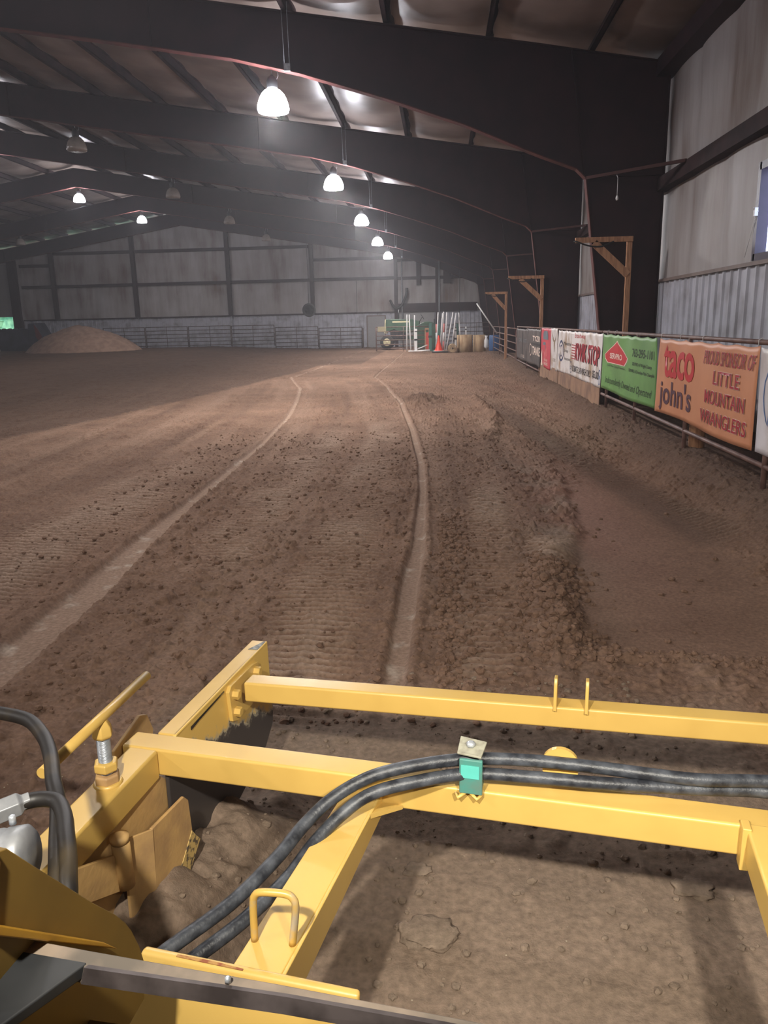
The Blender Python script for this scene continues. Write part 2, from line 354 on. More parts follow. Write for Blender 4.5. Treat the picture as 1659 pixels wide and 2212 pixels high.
def gz(x, y): return float(ground_h(np.array([[float(x)]]), np.array([[float(y)]]))[0][0, 0])
# loose clods, one uncountable scatter
def ico(sub=1):
    b = bmesh.new(); bmesh.ops.create_icosphere(b, subdivisions=sub, radius=1)
    v = np.array([q.co[:] for q in b.verts]); f = [[q.index for q in p.verts] for p in b.faces]; b.free(); return v, np.array(f)
IV, IF = ico(2)
def scatter(name, pts, m):
    V = []; F = []; rr = np.random.RandomState(11)
    for k, (x, y, r) in enumerate(pts):
        v = IV * (1 + .42*(rr.rand(len(IV), 1)-.5)) * (r*np.array([1, .75+.4*rr.rand(), .5+.35*rr.rand()]))
        a = rr.rand()*6.28; c, s_ = math.cos(a), math.sin(a)
        v = np.stack([v[:, 0]*c-v[:, 1]*s_, v[:, 0]*s_+v[:, 1]*c, v[:, 2]], -1)
        V.append(v + np.array([x, y, 0])); F.append(IF + k*len(IV))
    V = np.concatenate(V); F = np.concatenate(F)
    cen = np.array([(p[0], p[1]) for p in pts]); hz = ground_h(cen[None, :, 0], cen[None, :, 1])[0][0]
    V[:, 2] += np.repeat(hz + np.array([p[2] for p in pts])*.18, len(IV))
    me = bpy.data.meshes.new(name); me.from_pydata(V.tolist(), [], F.tolist()); me.materials.append(m)
    o = bpy.data.objects.new(name, me); COL.objects.link(o); return o
rr = np.random.RandomState(5); pts = []
for i in range(9000):
    y = 3.1 + 9.5*rr.rand()**1.3; x = rr.uniform(-3.6, 2.3)
    lt = band(np.array(x), np.array(y), LT, [.16, .16, .15, .09, .07, .07]); rt_ = band(np.array(x), np.array(y), RT, [.07, .07, .08, .05, .05, .05])
    if lt < 1.1 or rt_ < 1.1: continue
    if x > .95 and rr.rand() < .93: continue
    pts.append((x, y, .004 + .020*rr.rand()**3.5))
for i in range(1300):   # denser beside the right-hand track and along the broken ridge
    y = rr.uniform(3.4, 7); pts.append((-.02 + abs(rr.normal(0, .12)), y, .005 + .026*rr.rand()**3))
for i in range(900):
    y = rr.uniform(3.85, 5.5); pts.append((.66 + rr.normal(0, .12) + (.12 if y > 5 else 0), y, .006 + .03*rr.rand()**3))
for i in range(350):
    pts.append((rr.uniform(.5, 2.3), 3.86 + rr.normal(0, .06), .006 + .022*rr.rand()**3))
near_pts = []
for i in range(1100):
    near_pts.append((rr.uniform(-.8, 1.1), rr.uniform(1.3, 3.6), .003 + .014*rr.rand()**3.5))
o = scatter('loose_soil_clods', pts, soil_loose); tag(o, 'loose brown soil clods and crumbs scattered over the arena dirt', 'soil clods', kind='stuff')
o = scatter('fine_soil_crumbs', near_pts, soil_ash); tag(o, 'pale soil crumbs scattered on the lit ground under the attachment', 'soil crumbs', kind='stuff')
def clod(x, y, r, lab, fl=.5, seed=1, cat='clod'):
    r_ = np.random.RandomState(seed); v, f = ico(4)
    n = fbm(v[:, 0]*2.2+seed*3+9, v[:, 1]*2.2+v[:, 2]*1.7+5, 4)
    v = v*(1+.9*n[:, None]); v[:, 2] = np.where(v[:, 2] > .35, .35+(v[:, 2]-.35)*.25, v[:, 2]); v = v*np.array([r, r*.8, r*fl])
    m_ = bpy.data.meshes.new('clod'); m_.from_pydata((v).tolist(), [], f.tolist()); m_.materials.append(soil_ash if y < 3 else soil_loose); m_.shade_smooth()
    o = bpy.data.objects.new('dirt_clod', m_); COL.objects.link(o); o.location = (x, y, gz(x, y)+.03*r)
    return tag(o, lab, cat, 'large dirt clods')
# positions in plan (metres)
def MWp(u, w):  # machine frame to world
    a = math.radians(11); return (u*math.cos(a)+w*math.sin(a), -u*math.sin(a)+w*math.cos(a))
for u, w, r, lab, fl, sd in ((-.41, 1.875, .085, 'flat-topped cracked dirt slab on the lit soil, largest clod below the rear beam', .5, 1),
        (.362, 2.248, .06, 'flat pale dirt slab on the lit soil near the right strut', .4, 2),
        (-.504, 2.138, .045, 'thin wedge of dirt near the left end of the lit soil patch', .35, 3),
        (-.457, 3.823, .035, 'round dirt clod on the tread marks just beyond the front beam', .8, 4),
        (-.27, 4.38, .06, 'dark lump of dirt on the broken soil ridge left of the scraped patch', .8, 5),
        (-.80, 4.05, .045, 'rounded dirt clod beside the right-hand smooth track', .75, 6)):
    x, y = MWp(u, w); clod(x, y, r, lab, fl, sd)
# dirt pile by the end wall
def pile():
    n = 90; xs_ = np.linspace(-4.4, 5.2, n); ys_ = np.linspace(-3.2, 3.2, 60); X, Y = np.meshgrid(xs_, ys_)
    rad = np.sqrt((np.where(X < 0, X/4.0, X/4.7))**2 + (Y/2.9)**2); h = np.maximum(1-rad, 0)
    h = 1.95*(1-np.exp(-1.9*h))/(1-np.exp(-1.9)) * (1+.25*fbm(X*1.2, Y*1.2, 4)) + .06*fbm(X*4, Y*4, 3) - .12
    v = np.stack([X, Y, h], -1).reshape(-1, 3); F = [[j*n+i, j*n+i+1, (j+1)*n+i+1, (j+1)*n+i] for j in range(59) for i in range(n-1)]
    m_ = bpy.data.meshes.new('pile'); m_.from_pydata(v.tolist(), [], F); m_.shade_smooth(); m_.materials.append(mat('reddish dry dirt', (.42, .27, .20, 1), .95, c2=(.32, .20, .145, 1), scale=3, bump=.5, bscale=14))
    o = bpy.data.objects.new('dirt_pile', m_); COL.objects.link(o); o.location = (-24.9, 53.2, .20); o.scale = (.97, .97, .97); tag(o, 'big conical heap of reddish dirt in front of the end wall fence', 'dirt pile')
pile()
# ------------------------------------------------------------------ building shell
XR, XL, YE, YB, RIDGE, SL = 4.15, -41.15, 58.0, -14.0, -18.5, .16
def rooftop(x): return 6.06 + SL*(XR-x) if x > RIDGE else 6.06 + SL*(x-XL)
def ribs(mb, p0, p1, z0, z1, nrm, pitch=.3, d=.03):
    """corrugated sheet from p0 to p1 (plan), ribs pushed along nrm"""
    p0, p1, nrm = Vector(p0), Vector(p1), Vector(nrm); L = (p1-p0).length; u = (p1-p0)/L; t = 0; prof = []
    while t < L:
        for a, b in ((0, 0), (.07, 0), (.09, d), (.13, d), (.15, 0)):
            if t+a*pitch/.3 <= L: prof.append((t+a*pitch/.3, b))
        t += pitch
    prof.append((L, 0)); A = [mb.bm.verts.new((*(p0+u*a+nrm*b), z0)) for a, b in prof]; B = [mb.bm.verts.new((*(p0+u*a+nrm*b), z1)) for a, b in prof]
    for i in range(len(prof)-1): mb.bm.faces.new((A[i], A[i+1], B[i+1], B[i]))
    return mb
def seam_sheet(mb, p0, p1, z0, zf, nrm, pitch=1.22, bulge=.05, nz=8):
    """soft insulation blanket between posts: vertical seams with gentle pillowing"""
    p0, p1, nrm = Vector(p0), Vector(p1), Vector(nrm); L = (p1-p0).length; u = (p1-p0)/L; k = max(1, int(L/.12)); rows = []
    for j in range(nz+1):
        row = []
        for i in range(k+1):
            t = L*i/k; p = p0+u*t; z1 = zf(p.x, p.y); z = z0 + (z1-z0)*j/nz
            ss = abs(math.sin(math.pi*t/pitch))**.5; b = bulge*ss*(.7+.3*math.sin(z*1.9+t)) - .01*math.sin(7*z+3*t)
            row.append(mb.bm.verts.new((p.x+nrm.x*b, p.y+nrm.y*b, z)))
        rows.append(row)
    for A, B in zip(rows, rows[1:]):
        for i in range(k): mb.bm.faces.new((A[i], A[i+1], B[i+1], B[i])).smooth = True
    return mb
# right wall, with a window opening at Y 8.9..10.8
WY0, WY1, WZ0, WZ1 = 8.9, 10.80, 2.46, 3.56
mb = MB(); seam_sheet(mb, (4.10, WY1), (4.10, YE), 2.38, lambda x, y: 6.05, (-1, 0), 1.5)
seam_sheet(mb, (4.10, YB), (4.10, WY0), 2.38, lambda x, y: 6.05, (-1, 0), 1.5)
seam_sheet(mb, (4.10, WY0), (4.10, WY1), WZ1, lambda x, y: 6.05, (-1, 0), 1.92)
mb.box(4.09, 4.14, WY0, WY1, 2.30, WZ0)
mb.box(4.14, 4.17, YB, WY0, -.4, 6.2); mb.box(4.14, 4.17, WY1, YE+.3, -.4, 6.2); mb.box(4.14, 4.17, WY0, WY1, -.4, WZ0); mb.box(4.14, 4.17, WY0, WY1, WZ1, 6.2)
mb.build('wall_right', wall_ins, kind='structure')
ribs(MB(), (4.06, YB), (4.06, YE), -.2, 2.38, (-1, 0), .3, .03).build('wall_right_wainscot', ribbed_m, kind='structure')
MB().box(4.0, 4.1, YB, YE, 2.36, 2.41).build('trim_1', trim_m, kind='structure')
MB().box(3.9, 4.12, YB, YE, 3.94, 4.16).build('girt_beam', purlin_m, kind='structure')
MB().box(3.78, 4.14, YB, YE, 5.82, 6.1).build('eave_beam', steel_dark, kind='structure')
# window
w = bpy.data.objects.new('window_1', None); COL.objects.link(w); w.location = (4.12, (WY0+WY1)/2, WZ0); w['kind'] = 'structure'
hy, hz_ = (WY1-WY0)/2, WZ1-WZ0
m_wf = mat('bronze window frame', (.045, .028, .05, 1), .35)
fm = MB()
for a in (-hy, hy): fm.box(-.11, .03, a-.055, a+.045, -.04, hz_+.04)
for z in (0, hz_): fm.box(-.11, .03, -hy, hy, z-.05, z+.04)
fm.box(-.05, .03, -.02, .02, 0, hz_); fm.build('window_frame', m_wf, w)
gm, gnt, gb = nodes('window glass'); tr = N(gnt, 'ShaderNodeBsdfTransparent'); gl = N(gnt, 'ShaderNodeBsdfGlossy'); gl.inputs['Roughness'].default_value = .05
mx = N(gnt, 'ShaderNodeMixShader'); mx.inputs[0].default_value = .08; tr.inputs[0].default_value = (.86, .88, 1, 1)
gnt.links.new(tr.outputs[0], mx.inputs[1]); gnt.links.new(gl.outputs[0], mx.inputs[2]); gnt.links.new(mx.outputs[0], gnt.nodes['Material Output'].inputs[0])
MB().box(.0, .006, -hy+.03, hy-.03, .03, hz_-.03).build('pane', gm, w)
MB().box(-.15, -.11, hy-.06, hy-.01, .50, .60).tube([(-.11, hy-.06, .55), (-.16, hy-.04, .6), (-.14, hy+.0, .56)], .008, 6).build('latch', white_pole, w)
MB().tube([(-.12, hy-.03, .53), (-.12, hy+.25, .02)], .004, 5).build('pull_cord', white_pole, w)
# end wall
mb = MB(); zf = lambda x, y: rooftop(x)
seam_sheet(mb, (-31.75, YE), (XR, YE), 2.45, zf, (0, -1), 1.55, .06)
seam_sheet(mb, (XL, YE), (-36.2, YE), 2.45, zf, (0, -1), 1.55, .06)
seam_sheet(mb, (-36.2, YE), (-31.75, YE), 6.3, zf, (0, -1), 1.5, .06)
mb.box(-31.75, XR+.1, YE+.06, YE+.15, -.4, 2.5); mb.build('wall_end', wall_ins, kind='structure')
mb = ribs(MB(), (-31.2, YE-.03), (-3.9-1.4, YE-.03), -.3, 2.45, (0, -1), .3, .04); ribs(mb, (-4.0, YE-.03), (XR, YE-.03), -.3, 2.45, (0, -1), .3, .04)
ribs(mb, (-5.3, YE-.03), (-4.0, YE-.03), 2.2, 2.45, (0, -1), .3, .04)
mb.build('wall_end_wainscot', ribbed_m, kind='structure')
MB().box(-31.2, -3.1, YE-.16, YE-.02, 2.43, 2.52).build('trim_2', steel_dark, kind='structure')
for i, x in enumerate((-28.5, -22.35, -15.35, -9.25, -3.2, -.25)):
    ww = .14 if i < 4 else .12; MB().box(x-ww, x+ww, YE-.38, YE-.08, 0 if i > 3 else 2.5, rooftop(x)-.05).build('end_wall_column', steel_dark, kind='structure')
for x in (-22.35, -15.35): MB().box(x-.04, x+.04, YE-.2, YE-.05, 0, 2.45).build('end_wall_post', ribbed_m, kind='structure')
for z, a, b in ((7.15, -28.3, -9.3), (4.85, -31, -3.2), (6.35, -31, -28.6), (6.22, -9.2, -3.3), (4.80, -3.1, 3.2), (6.05, -3.1, .4)):
    MB().box(a, b, YE-.25, YE-.05, z-.1, z+.1).build('end_wall_girt', steel_dark, kind='structure')
MB().box(-3.05, 2.6, YE-.3, YE-.08, 2.45, 3.05).build('header_beam', steel_dark, kind='structure')
MB().box(-1.72, -1.42, YE-.4, YE-.1, 4.3, 6.1).build('short_column', steel_dark, kind='structure')
MB().box(.2, .75, YE-.45, YE-.1, 4.4, 6.2).build('short_column', steel_dark, kind='structure')
d_ = MB().box(-3.0, -.45, YE-.12, YE-.06, 0, 2.45).build('door_2', grey_door, kind='structure')
door = MB().box(-5.3, -4.05, YE-.12, YE-.05, -.05, 2.2).build('door_1', grey_door, kind='structure')
df = MB().box(-5.38, -5.3, YE-.16, YE-.03, -.1, 2.28).box(-4.05, -3.97, YE-.16, YE-.03, -.1, 2.28).box(-5.38, -3.97, YE-.16, YE-.03, 2.2, 2.28).build('door_frame', trim_m, door)
# overhead door, part open, with daylight beyond
od = MB()
od.box(-36.1, -31.8, YE-.10, YE-.06, 2.76, 6.5)
for k in range(7): od.box(-36.1, -31.85, YE-.13, YE-.09, 2.78+k*.52, 2.78+k*.52+.49)
od.build('door_3', grey_door, kind='structure')
MB().box(-31.9, -31.3, YE-.35, YE+.1, -.2, 7.2).build('door_jamb_post', steel_dark, kind='structure')
MB().box(-36.6, -36.1, YE-.35, YE+.1, -.2, 7.2).build('door_jamb_post', steel_dark, kind='structure')
mb = MB()
for z in (.35, .75, 1.15, 1.5): mb.tube([(-36, YE+2.5, z), (-30, YE+2.5, z)], .03, 8)
for x in (-36, -33, -30): mb.tube([(x, YE+2.5, -.1), (x, YE+2.5, 1.55)], .04, 8)
tag(mb.build('pipe_gate', white_pole), 'pale pipe rail gate standing outdoors beyond the open overhead door', 'gate')
MB().box(-70, 10, YE+.4, 110, -.08, 0.02).build('ground_outside', gravel, kind='structure')
rr = np.random.RandomState(8); hp = [(rr.uniform(-62, -28), rr.uniform(78, 84), rr.uniform(.5, 1.3)) for _ in range(240)]
V = []; F = []
for k, (x, y, r) in enumerate(hp):
    v = IV*(1+.5*(rr.rand(len(IV), 1)-.5))*r; V.append(v+np.array([x, y, rr.uniform(2.3, 6.5)])); F.append(IF+k*len(IV))
m_ = bpy.data.meshes.new('hedge'); m_.from_pydata(np.concatenate(V).tolist(), [], np.concatenate(F).tolist()); m_.materials.append(leaf_m)
o = bpy.data.objects.new('tree_foliage', m_); COL.objects.link(o); tag(o, 'sunlit green foliage seen through the open overhead door', 'foliage', kind='stuff')
# other walls
MB().box(XL-.2, XL, YB, YE+.3, -.4, 6.3).build('wall_left', wall_ins, kind='structure')
mb = MB(); v = [(XL, YB, -.4), (XR, YB, -.4), (XR, YB, 6.2), (RIDGE, YB, rooftop(RIDGE)+.2), (XL, YB, 6.2)]; mb.prism(v, (0, -.2, 0)); mb.build('wall_back', wall_ins, kind='structure')
# roof insulation sagging between purlins
PUR = [2.7-1.8*k for k in range(0, 12)]
PURL = [2*RIDGE-x for x in PUR]
def roof(side):
    xs_ = [XR+.15] + PUR + [RIDGE] if side > 0 else [XL-.15] + PURL + [RIDGE]
    ylines = np.arange(YB, YE+.9, .36); rows = []
    gx = []
    for a, b in zip(xs_, xs_[1:]):
        for k in range(8): gx.append((a+(b-a)*k/8, math.sin(math.pi*k/8)))
    gx.append((RIDGE, 0)); mb = MB(); rs = np.random.RandomState(4 if side > 0 else 6)
    for y in ylines:
        row = []
        for i, (x, s_) in enumerate(gx):
            cell = i//8; seam = abs(math.sin(math.pi*(y+.3*cell)/1.8))**.4
            z = rooftop(x)+.22 - s_**.7*(.09+.09*vnoise(np.array(cell*3.7), np.array(y*.35)).item())*(.35+.65*seam) + .012*math.sin(y*5+x*3)
            row.append(mb.bm.verts.new((x, y, z)))
        rows.append(row)
    for A, B in zip(rows, rows[1:]):
        for i in range(len(A)-1): mb.bm.faces.new((A[i], A[i+1], B[i+1], B[i])).smooth = True
    return mb
mb = roof(1); mb2 = roof(-1); mb.build('ceiling', insul, kind='structure'); mb2.build('ceiling', insul, kind='structure')
MB().prism([(XR+.3, YB-.2, rooftop(XR)+.30), (RIDGE, YB-.2, rooftop(RIDGE)+.32), (XL-.3, YB-.2, rooftop(XL)+.30), (XL-.3, YB-.2, rooftop(XL)+.36), (RIDGE, YB-.2, rooftop(RIDGE)+.38), (XR+.3, YB-.2, rooftop(XR)+.36)], (0, YE-YB+.5, 0)).build('roof', trim_m, kind='structure')
for x in PUR + PURL:
    z = rooftop(x); mb = MB()
    mb.box(x-.012, x+.012, YB, YE, z+.0, z+.2).box(x-.085, x+.012, YB, YE, z, z+.012).box(x-.012, x+.085, YB, YE, z+.19, z+.205).box(x-.09, x-.075, YB, YE, z, z+.035)
    mb.build('purlin_beam', purlin_m, kind='structure')
# rigid frames
FR = [6.7, 15.3, 23.9, 32.5, 41.1, 49.7, 57.4]
inner = [(3.22, -.3), (2.62, 4.2), (2.45, 4.36), (1.75, 4.62), (.4, 5.18), (-1, 5.66), (-2.5, 6.12), (-3.74, 6.42), (-6.28, 6.84), (-8, 7.10), (RIDGE, 8.80)]
inner_half = inner + []
mirror = [(2*RIDGE-x, z) for x, z in inner[:-1]][::-1]
INN = inner + mirror
OUT = [(4.0, -.3), (4.0, 6.03), (RIDGE, rooftop(RIDGE)), (2*RIDGE-4.0, 6.03), (2*RIDGE-4.0, -.3)]
for F_ in FR:
    fr = bpy.data.objects.new('rigid_frame', None); COL.objects.link(fr); fr.location = (0, F_, 0); fr['kind'] = 'structure'
    mb = MB(); top = [(4.0, -.3), (4.0, 4.2), (4.0, 6.03)] + [(x, rooftop(x)) for x, z in inner[3:]] 
    t2 = [(4.0, -.3), (4.0, 4.2), (4.0, 6.05)] + [(x, rooftop(x)) for x, z in inner[3:]]
    for mir in (0, 1):
        f = (lambda p: (2*RIDGE-p[0], p[1])) if mir else (lambda p: p)
        for i in range(len(inner)-1):
            a, b = f(inner[i]), f(inner[i+1]); c, d = f(t2[i+1]), f(t2[i])
            mb.prism([(a[0], -.006, a[1]), (b[0], -.006, b[1]), (c[0], -.006, c[1]), (d[0], -.006, d[1])], (0, .012, 0))
        # diagonal knee stiffener and bolts plates
        k0, k1 = f((2.60, 4.25)), f((2.30, 6.3)); mb.beam((k0[0], -.05, k0[1]), (k1[0], -.05, k1[1]), .09, .02, (1, 0, 0))
        k0, k1 = f((2.60, 4.22)), f((4.0, 4.22)); mb.beam((k0[0], -.04, k0[1]), (k1[0], -.04, k1[1]), .08, .015)
        for xx, zz in ((-5.2, 6.67), (-12.5, 7.83)):
            a = f((xx, zz)); mb.box(a[0]-.015, a[0]+.015, -.09, .09, a[1], rooftop(xx)-.01)
    mb.build('frame_web', steel_dark, fr)
    mb = MB()
    for A, B in zip(INN, INN[1:]): mb.beam((A[0], 0, A[1]), (B[0], 0, B[1]), .20, .016)
    mb.build('inner_flange', flange_red, fr)
    mb = MB()
    for A, B in zip(OUT, OUT[1:]): mb.beam((A[0], 0, A[1]), (B[0], 0, B[1]), .20, .016, (0, 0, 1) if A[1] != -.3 and B[1] != -.3 else (1, 0, 0))
    mb.build('outer_flange', steel_dark, fr)
    mb = MB().beam((2.62, -.06, 4.2), (3.9, -1.7, 4.15), .045, .05); mb.build('knee_brace', brace_m, fr)
    # hanger rods with a bracket on the bottom flange
    x = -2.72; zb = float(np.interp(-x, [-p[0] for p in inner], [p[1] for p in inner]))
    mb = MB().tube([(x-.04, -.12, zb+.04), (x-.06, -.12, rooftop(x)+.1)], .007, 6).tube([(x+.05, -.12, zb+.04), (x+.04, -.12, rooftop(x)+.1)], .007, 6); mb.box(x-.05, x+.06, -.15, -.10, zb-.02, zb+.10)
    mb.build('hanger_rods', galv, fr)
# ------------------------------------------------------------------ lamps
def emis(name, c, s):
    m = bpy.data.materials.new(name); m.use_nodes = True; nt = m.node_tree; nt.nodes.clear()
    e = N(nt, 'ShaderNodeEmission'); e.inputs[0].default_value = c; e.inputs[1].default_value = s; o = N(nt, 'ShaderNodeOutputMaterial'); nt.links.new(e.outputs[0], o.inputs[0]); return m
lit_m = emis('lit metal halide bowl', (.92, .92, 1.0, 1), BOWL_POWER); lens_m = emis('lamp lens', (1.0, .95, .92, 1), LAMP_POWER); lens_dim = emis('dim lamp lens', (1.0, .95, .92, 1), LAMP_POWER*.2)  # the dim lens has the same colour at lower strength
dim_m = mat('prismatic bowl unlit', lin(150, 140, 132), .25)
def lamp(lit, loc, label):
    t = thing('high_bay_lamp', label, 'lamp', loc, 0, 'lit high bay lamps' if lit else 'unlit high bay lamps')
    MB().lathe([(.275, -.20), (.292, -.15), (.285, -.09), (.25, .02), (.205, .10), (.14, .165), (.08, .185)]).build('bowl', lit_m if lit else dim_m, t, smooth=True)
    if lit: MB().lathe([(.255, -.204), (.01, -.206)]).build('lens', lit if not isinstance(lit, bool) else lens_m, t)
    MB().lathe([(.09, .185), (.10, .21), (.10, .32), (.07, .38), (.02, .42)]).build('ballast_housing', blackp, t)
    MB().tube([(0, 0, .41), (.0, 0, .62)], .012, 6).tube([(.06, 0, .30), (.12, 0, .40), (.09, 0, .52), (0, 0, .6)], .006, 6).build('hook', galv, t)
    return t
nth = ['nearest and largest', 'second nearest', 'middle', 'second farthest', 'farthest']
L0 = lamp(True, (-3.05, 15.42, 5.75), 'lit white high bay lamp, nearest and largest of the right row of five')
for k in range(1, 5): dup(L0, (-3.05-.04*k, 15.42+8.6*k, 5.75), 'lit white high bay lamp, %s of the right row of five' % nth[k])
R0 = lamp(lens_dim, (-18.45, 15.42, 8.3), 'lit high bay lamp under the ridge, out of the picture beside the first frame')
for k, lab in ((1, 'lit high bay lamp under the ridge, out of the picture beside the second frame'), (2, 'lit high bay lamp under the ridge, out of the picture beside the third frame'),
               (3, 'lit high bay lamp under the ridge at left, larger of the two'), (4, 'lit high bay lamp under the ridge, right above the end wall apex')):
    (dup(R0, (-18.45, 15.42+8.6*k, 8.3), lab))
dup(L0, (-10.6, -2.0, 7.0), 'unseen high bay lamp added for light over the arena behind the machine')  # unseen extra lamp, added to light the arena from behind
dup(L0, (-18.4, 6.8, 8.3), 'added high bay lamp, unseen, under the ridge level with the machine')  # another unseen lamp, put in for general light
dup(R0, (-3.02, 6.82, 5.75), 'dim high bay lamp added in line with the right row, overhead and unseen')  # dim unseen lamp, added to lift the ground ahead of the machine
U0 = lamp(False, (-10.65, 24.0, 7.05), 'unlit dusty high bay lamp, nearest and largest of the dark row')
for k, lab in ((1, 'unlit dusty high bay lamp, second nearest of the dark row'), (2, 'unlit dusty high bay lamp, small, hanging over the third end wall column'), (3, 'unlit dark high bay lamp seen against the end wall')):
    dup(U0, (-10.7, 24.0+8.6*k, 7.0), lab)
dup(U0, (-26.4, 49.8, 7.2), 'unlit high bay lamp far left above the end wall corner')

# dusty air in the arena
vm = bpy.data.materials.new('dusty air'); vm.use_nodes = True; vn = vm.node_tree; vn.nodes.clear(); vs = N(vn, 'ShaderNodeVolumeScatter'); vs.inputs['Density'].default_value = .0024; vs.inputs['Anisotropy'].default_value = .45; vs.inputs['Color'].default_value = (.93, .93, 1, 1)
vo_ = N(vn, 'ShaderNodeOutputMaterial'); vn.links.new(vs.outputs[0], vo_.inputs['Volume'])
hz = MB().box(XL+.02, 4.0, -13.5, YE-.5, .3, 9.6).build('dust_haze', vm); hz.visible_shadow = True; tag(hz, 'thin dusty haze hanging in the arena air', 'haze', kind='stuff')
# ------------------------------------------------------------------ arena fence on the right
FX = 2.82
def fence(name, y0, y1, rails, posts, label, x0=FX, x1=FX, m=pipe_m, zt=1.51, r=.024):
    t = thing(name, label, 'fence', (x0, y0, 0)); k = (x1-x0)/(y1-y0)
    for z in rails:
        MB().tube([(0, 0, z), (k*(y1-y0), y1-y0, z)], r, 10).build('rail', m, t)
    for y in posts:
        MB().tube([(k*(y-y0), y-y0, -.15), (k*(y-y0), y-y0, zt)], r*1.05, 10).build('post', m, t)
    return t
fence('pipe_fence', 4.3, 14.0, (1.51, .45), (4.6, 6.9, 9.2, 11.6, 13.6), 'rusty pipe fence carrying the green and orange banners')
fence('pipe_fence', 14.05, 22.4, (1.51, .45), (16.9, 19.7, 22.2), 'rusty pipe fence carrying the white and red banners above plywood')
fence('pipe_fence', 22.5, 29.6, (1.50, 1.2, .92, .64, .30), (22.7, 26.2, 29.4), 'pipe fence panel carrying the dark grey banners')
fence('pipe_gate', 29.75, 43.5, (1.42, 1.14, .88, .60, .32), (29.9, 34.2, 38.8, 43.4), 'open pipe rail fence panel beyond the dark banners, near the blue barrel', FX, 2.86, pipe_m, 1.42)
post = tag(MB().tube([(2.98, 9.25, 0), (2.98, 9.25, 1.3)], .09, 16).build('wooden_post', wood_m), 'round wooden post behind the fence under the orange banner', 'post')
for a, b, lab in ((14.02, 18.95, 'weathered plywood sheet on edge under the white store banner'), (19.05, 22.45, 'weathered plywood sheet on edge under the red banner')):
    tag(MB().box(FX-.038, FX-.026, a, b, -.1, .565).build('plywood_sheet', ply_m, bevel=.002), lab, 'plywood', 'plywood kickboards')
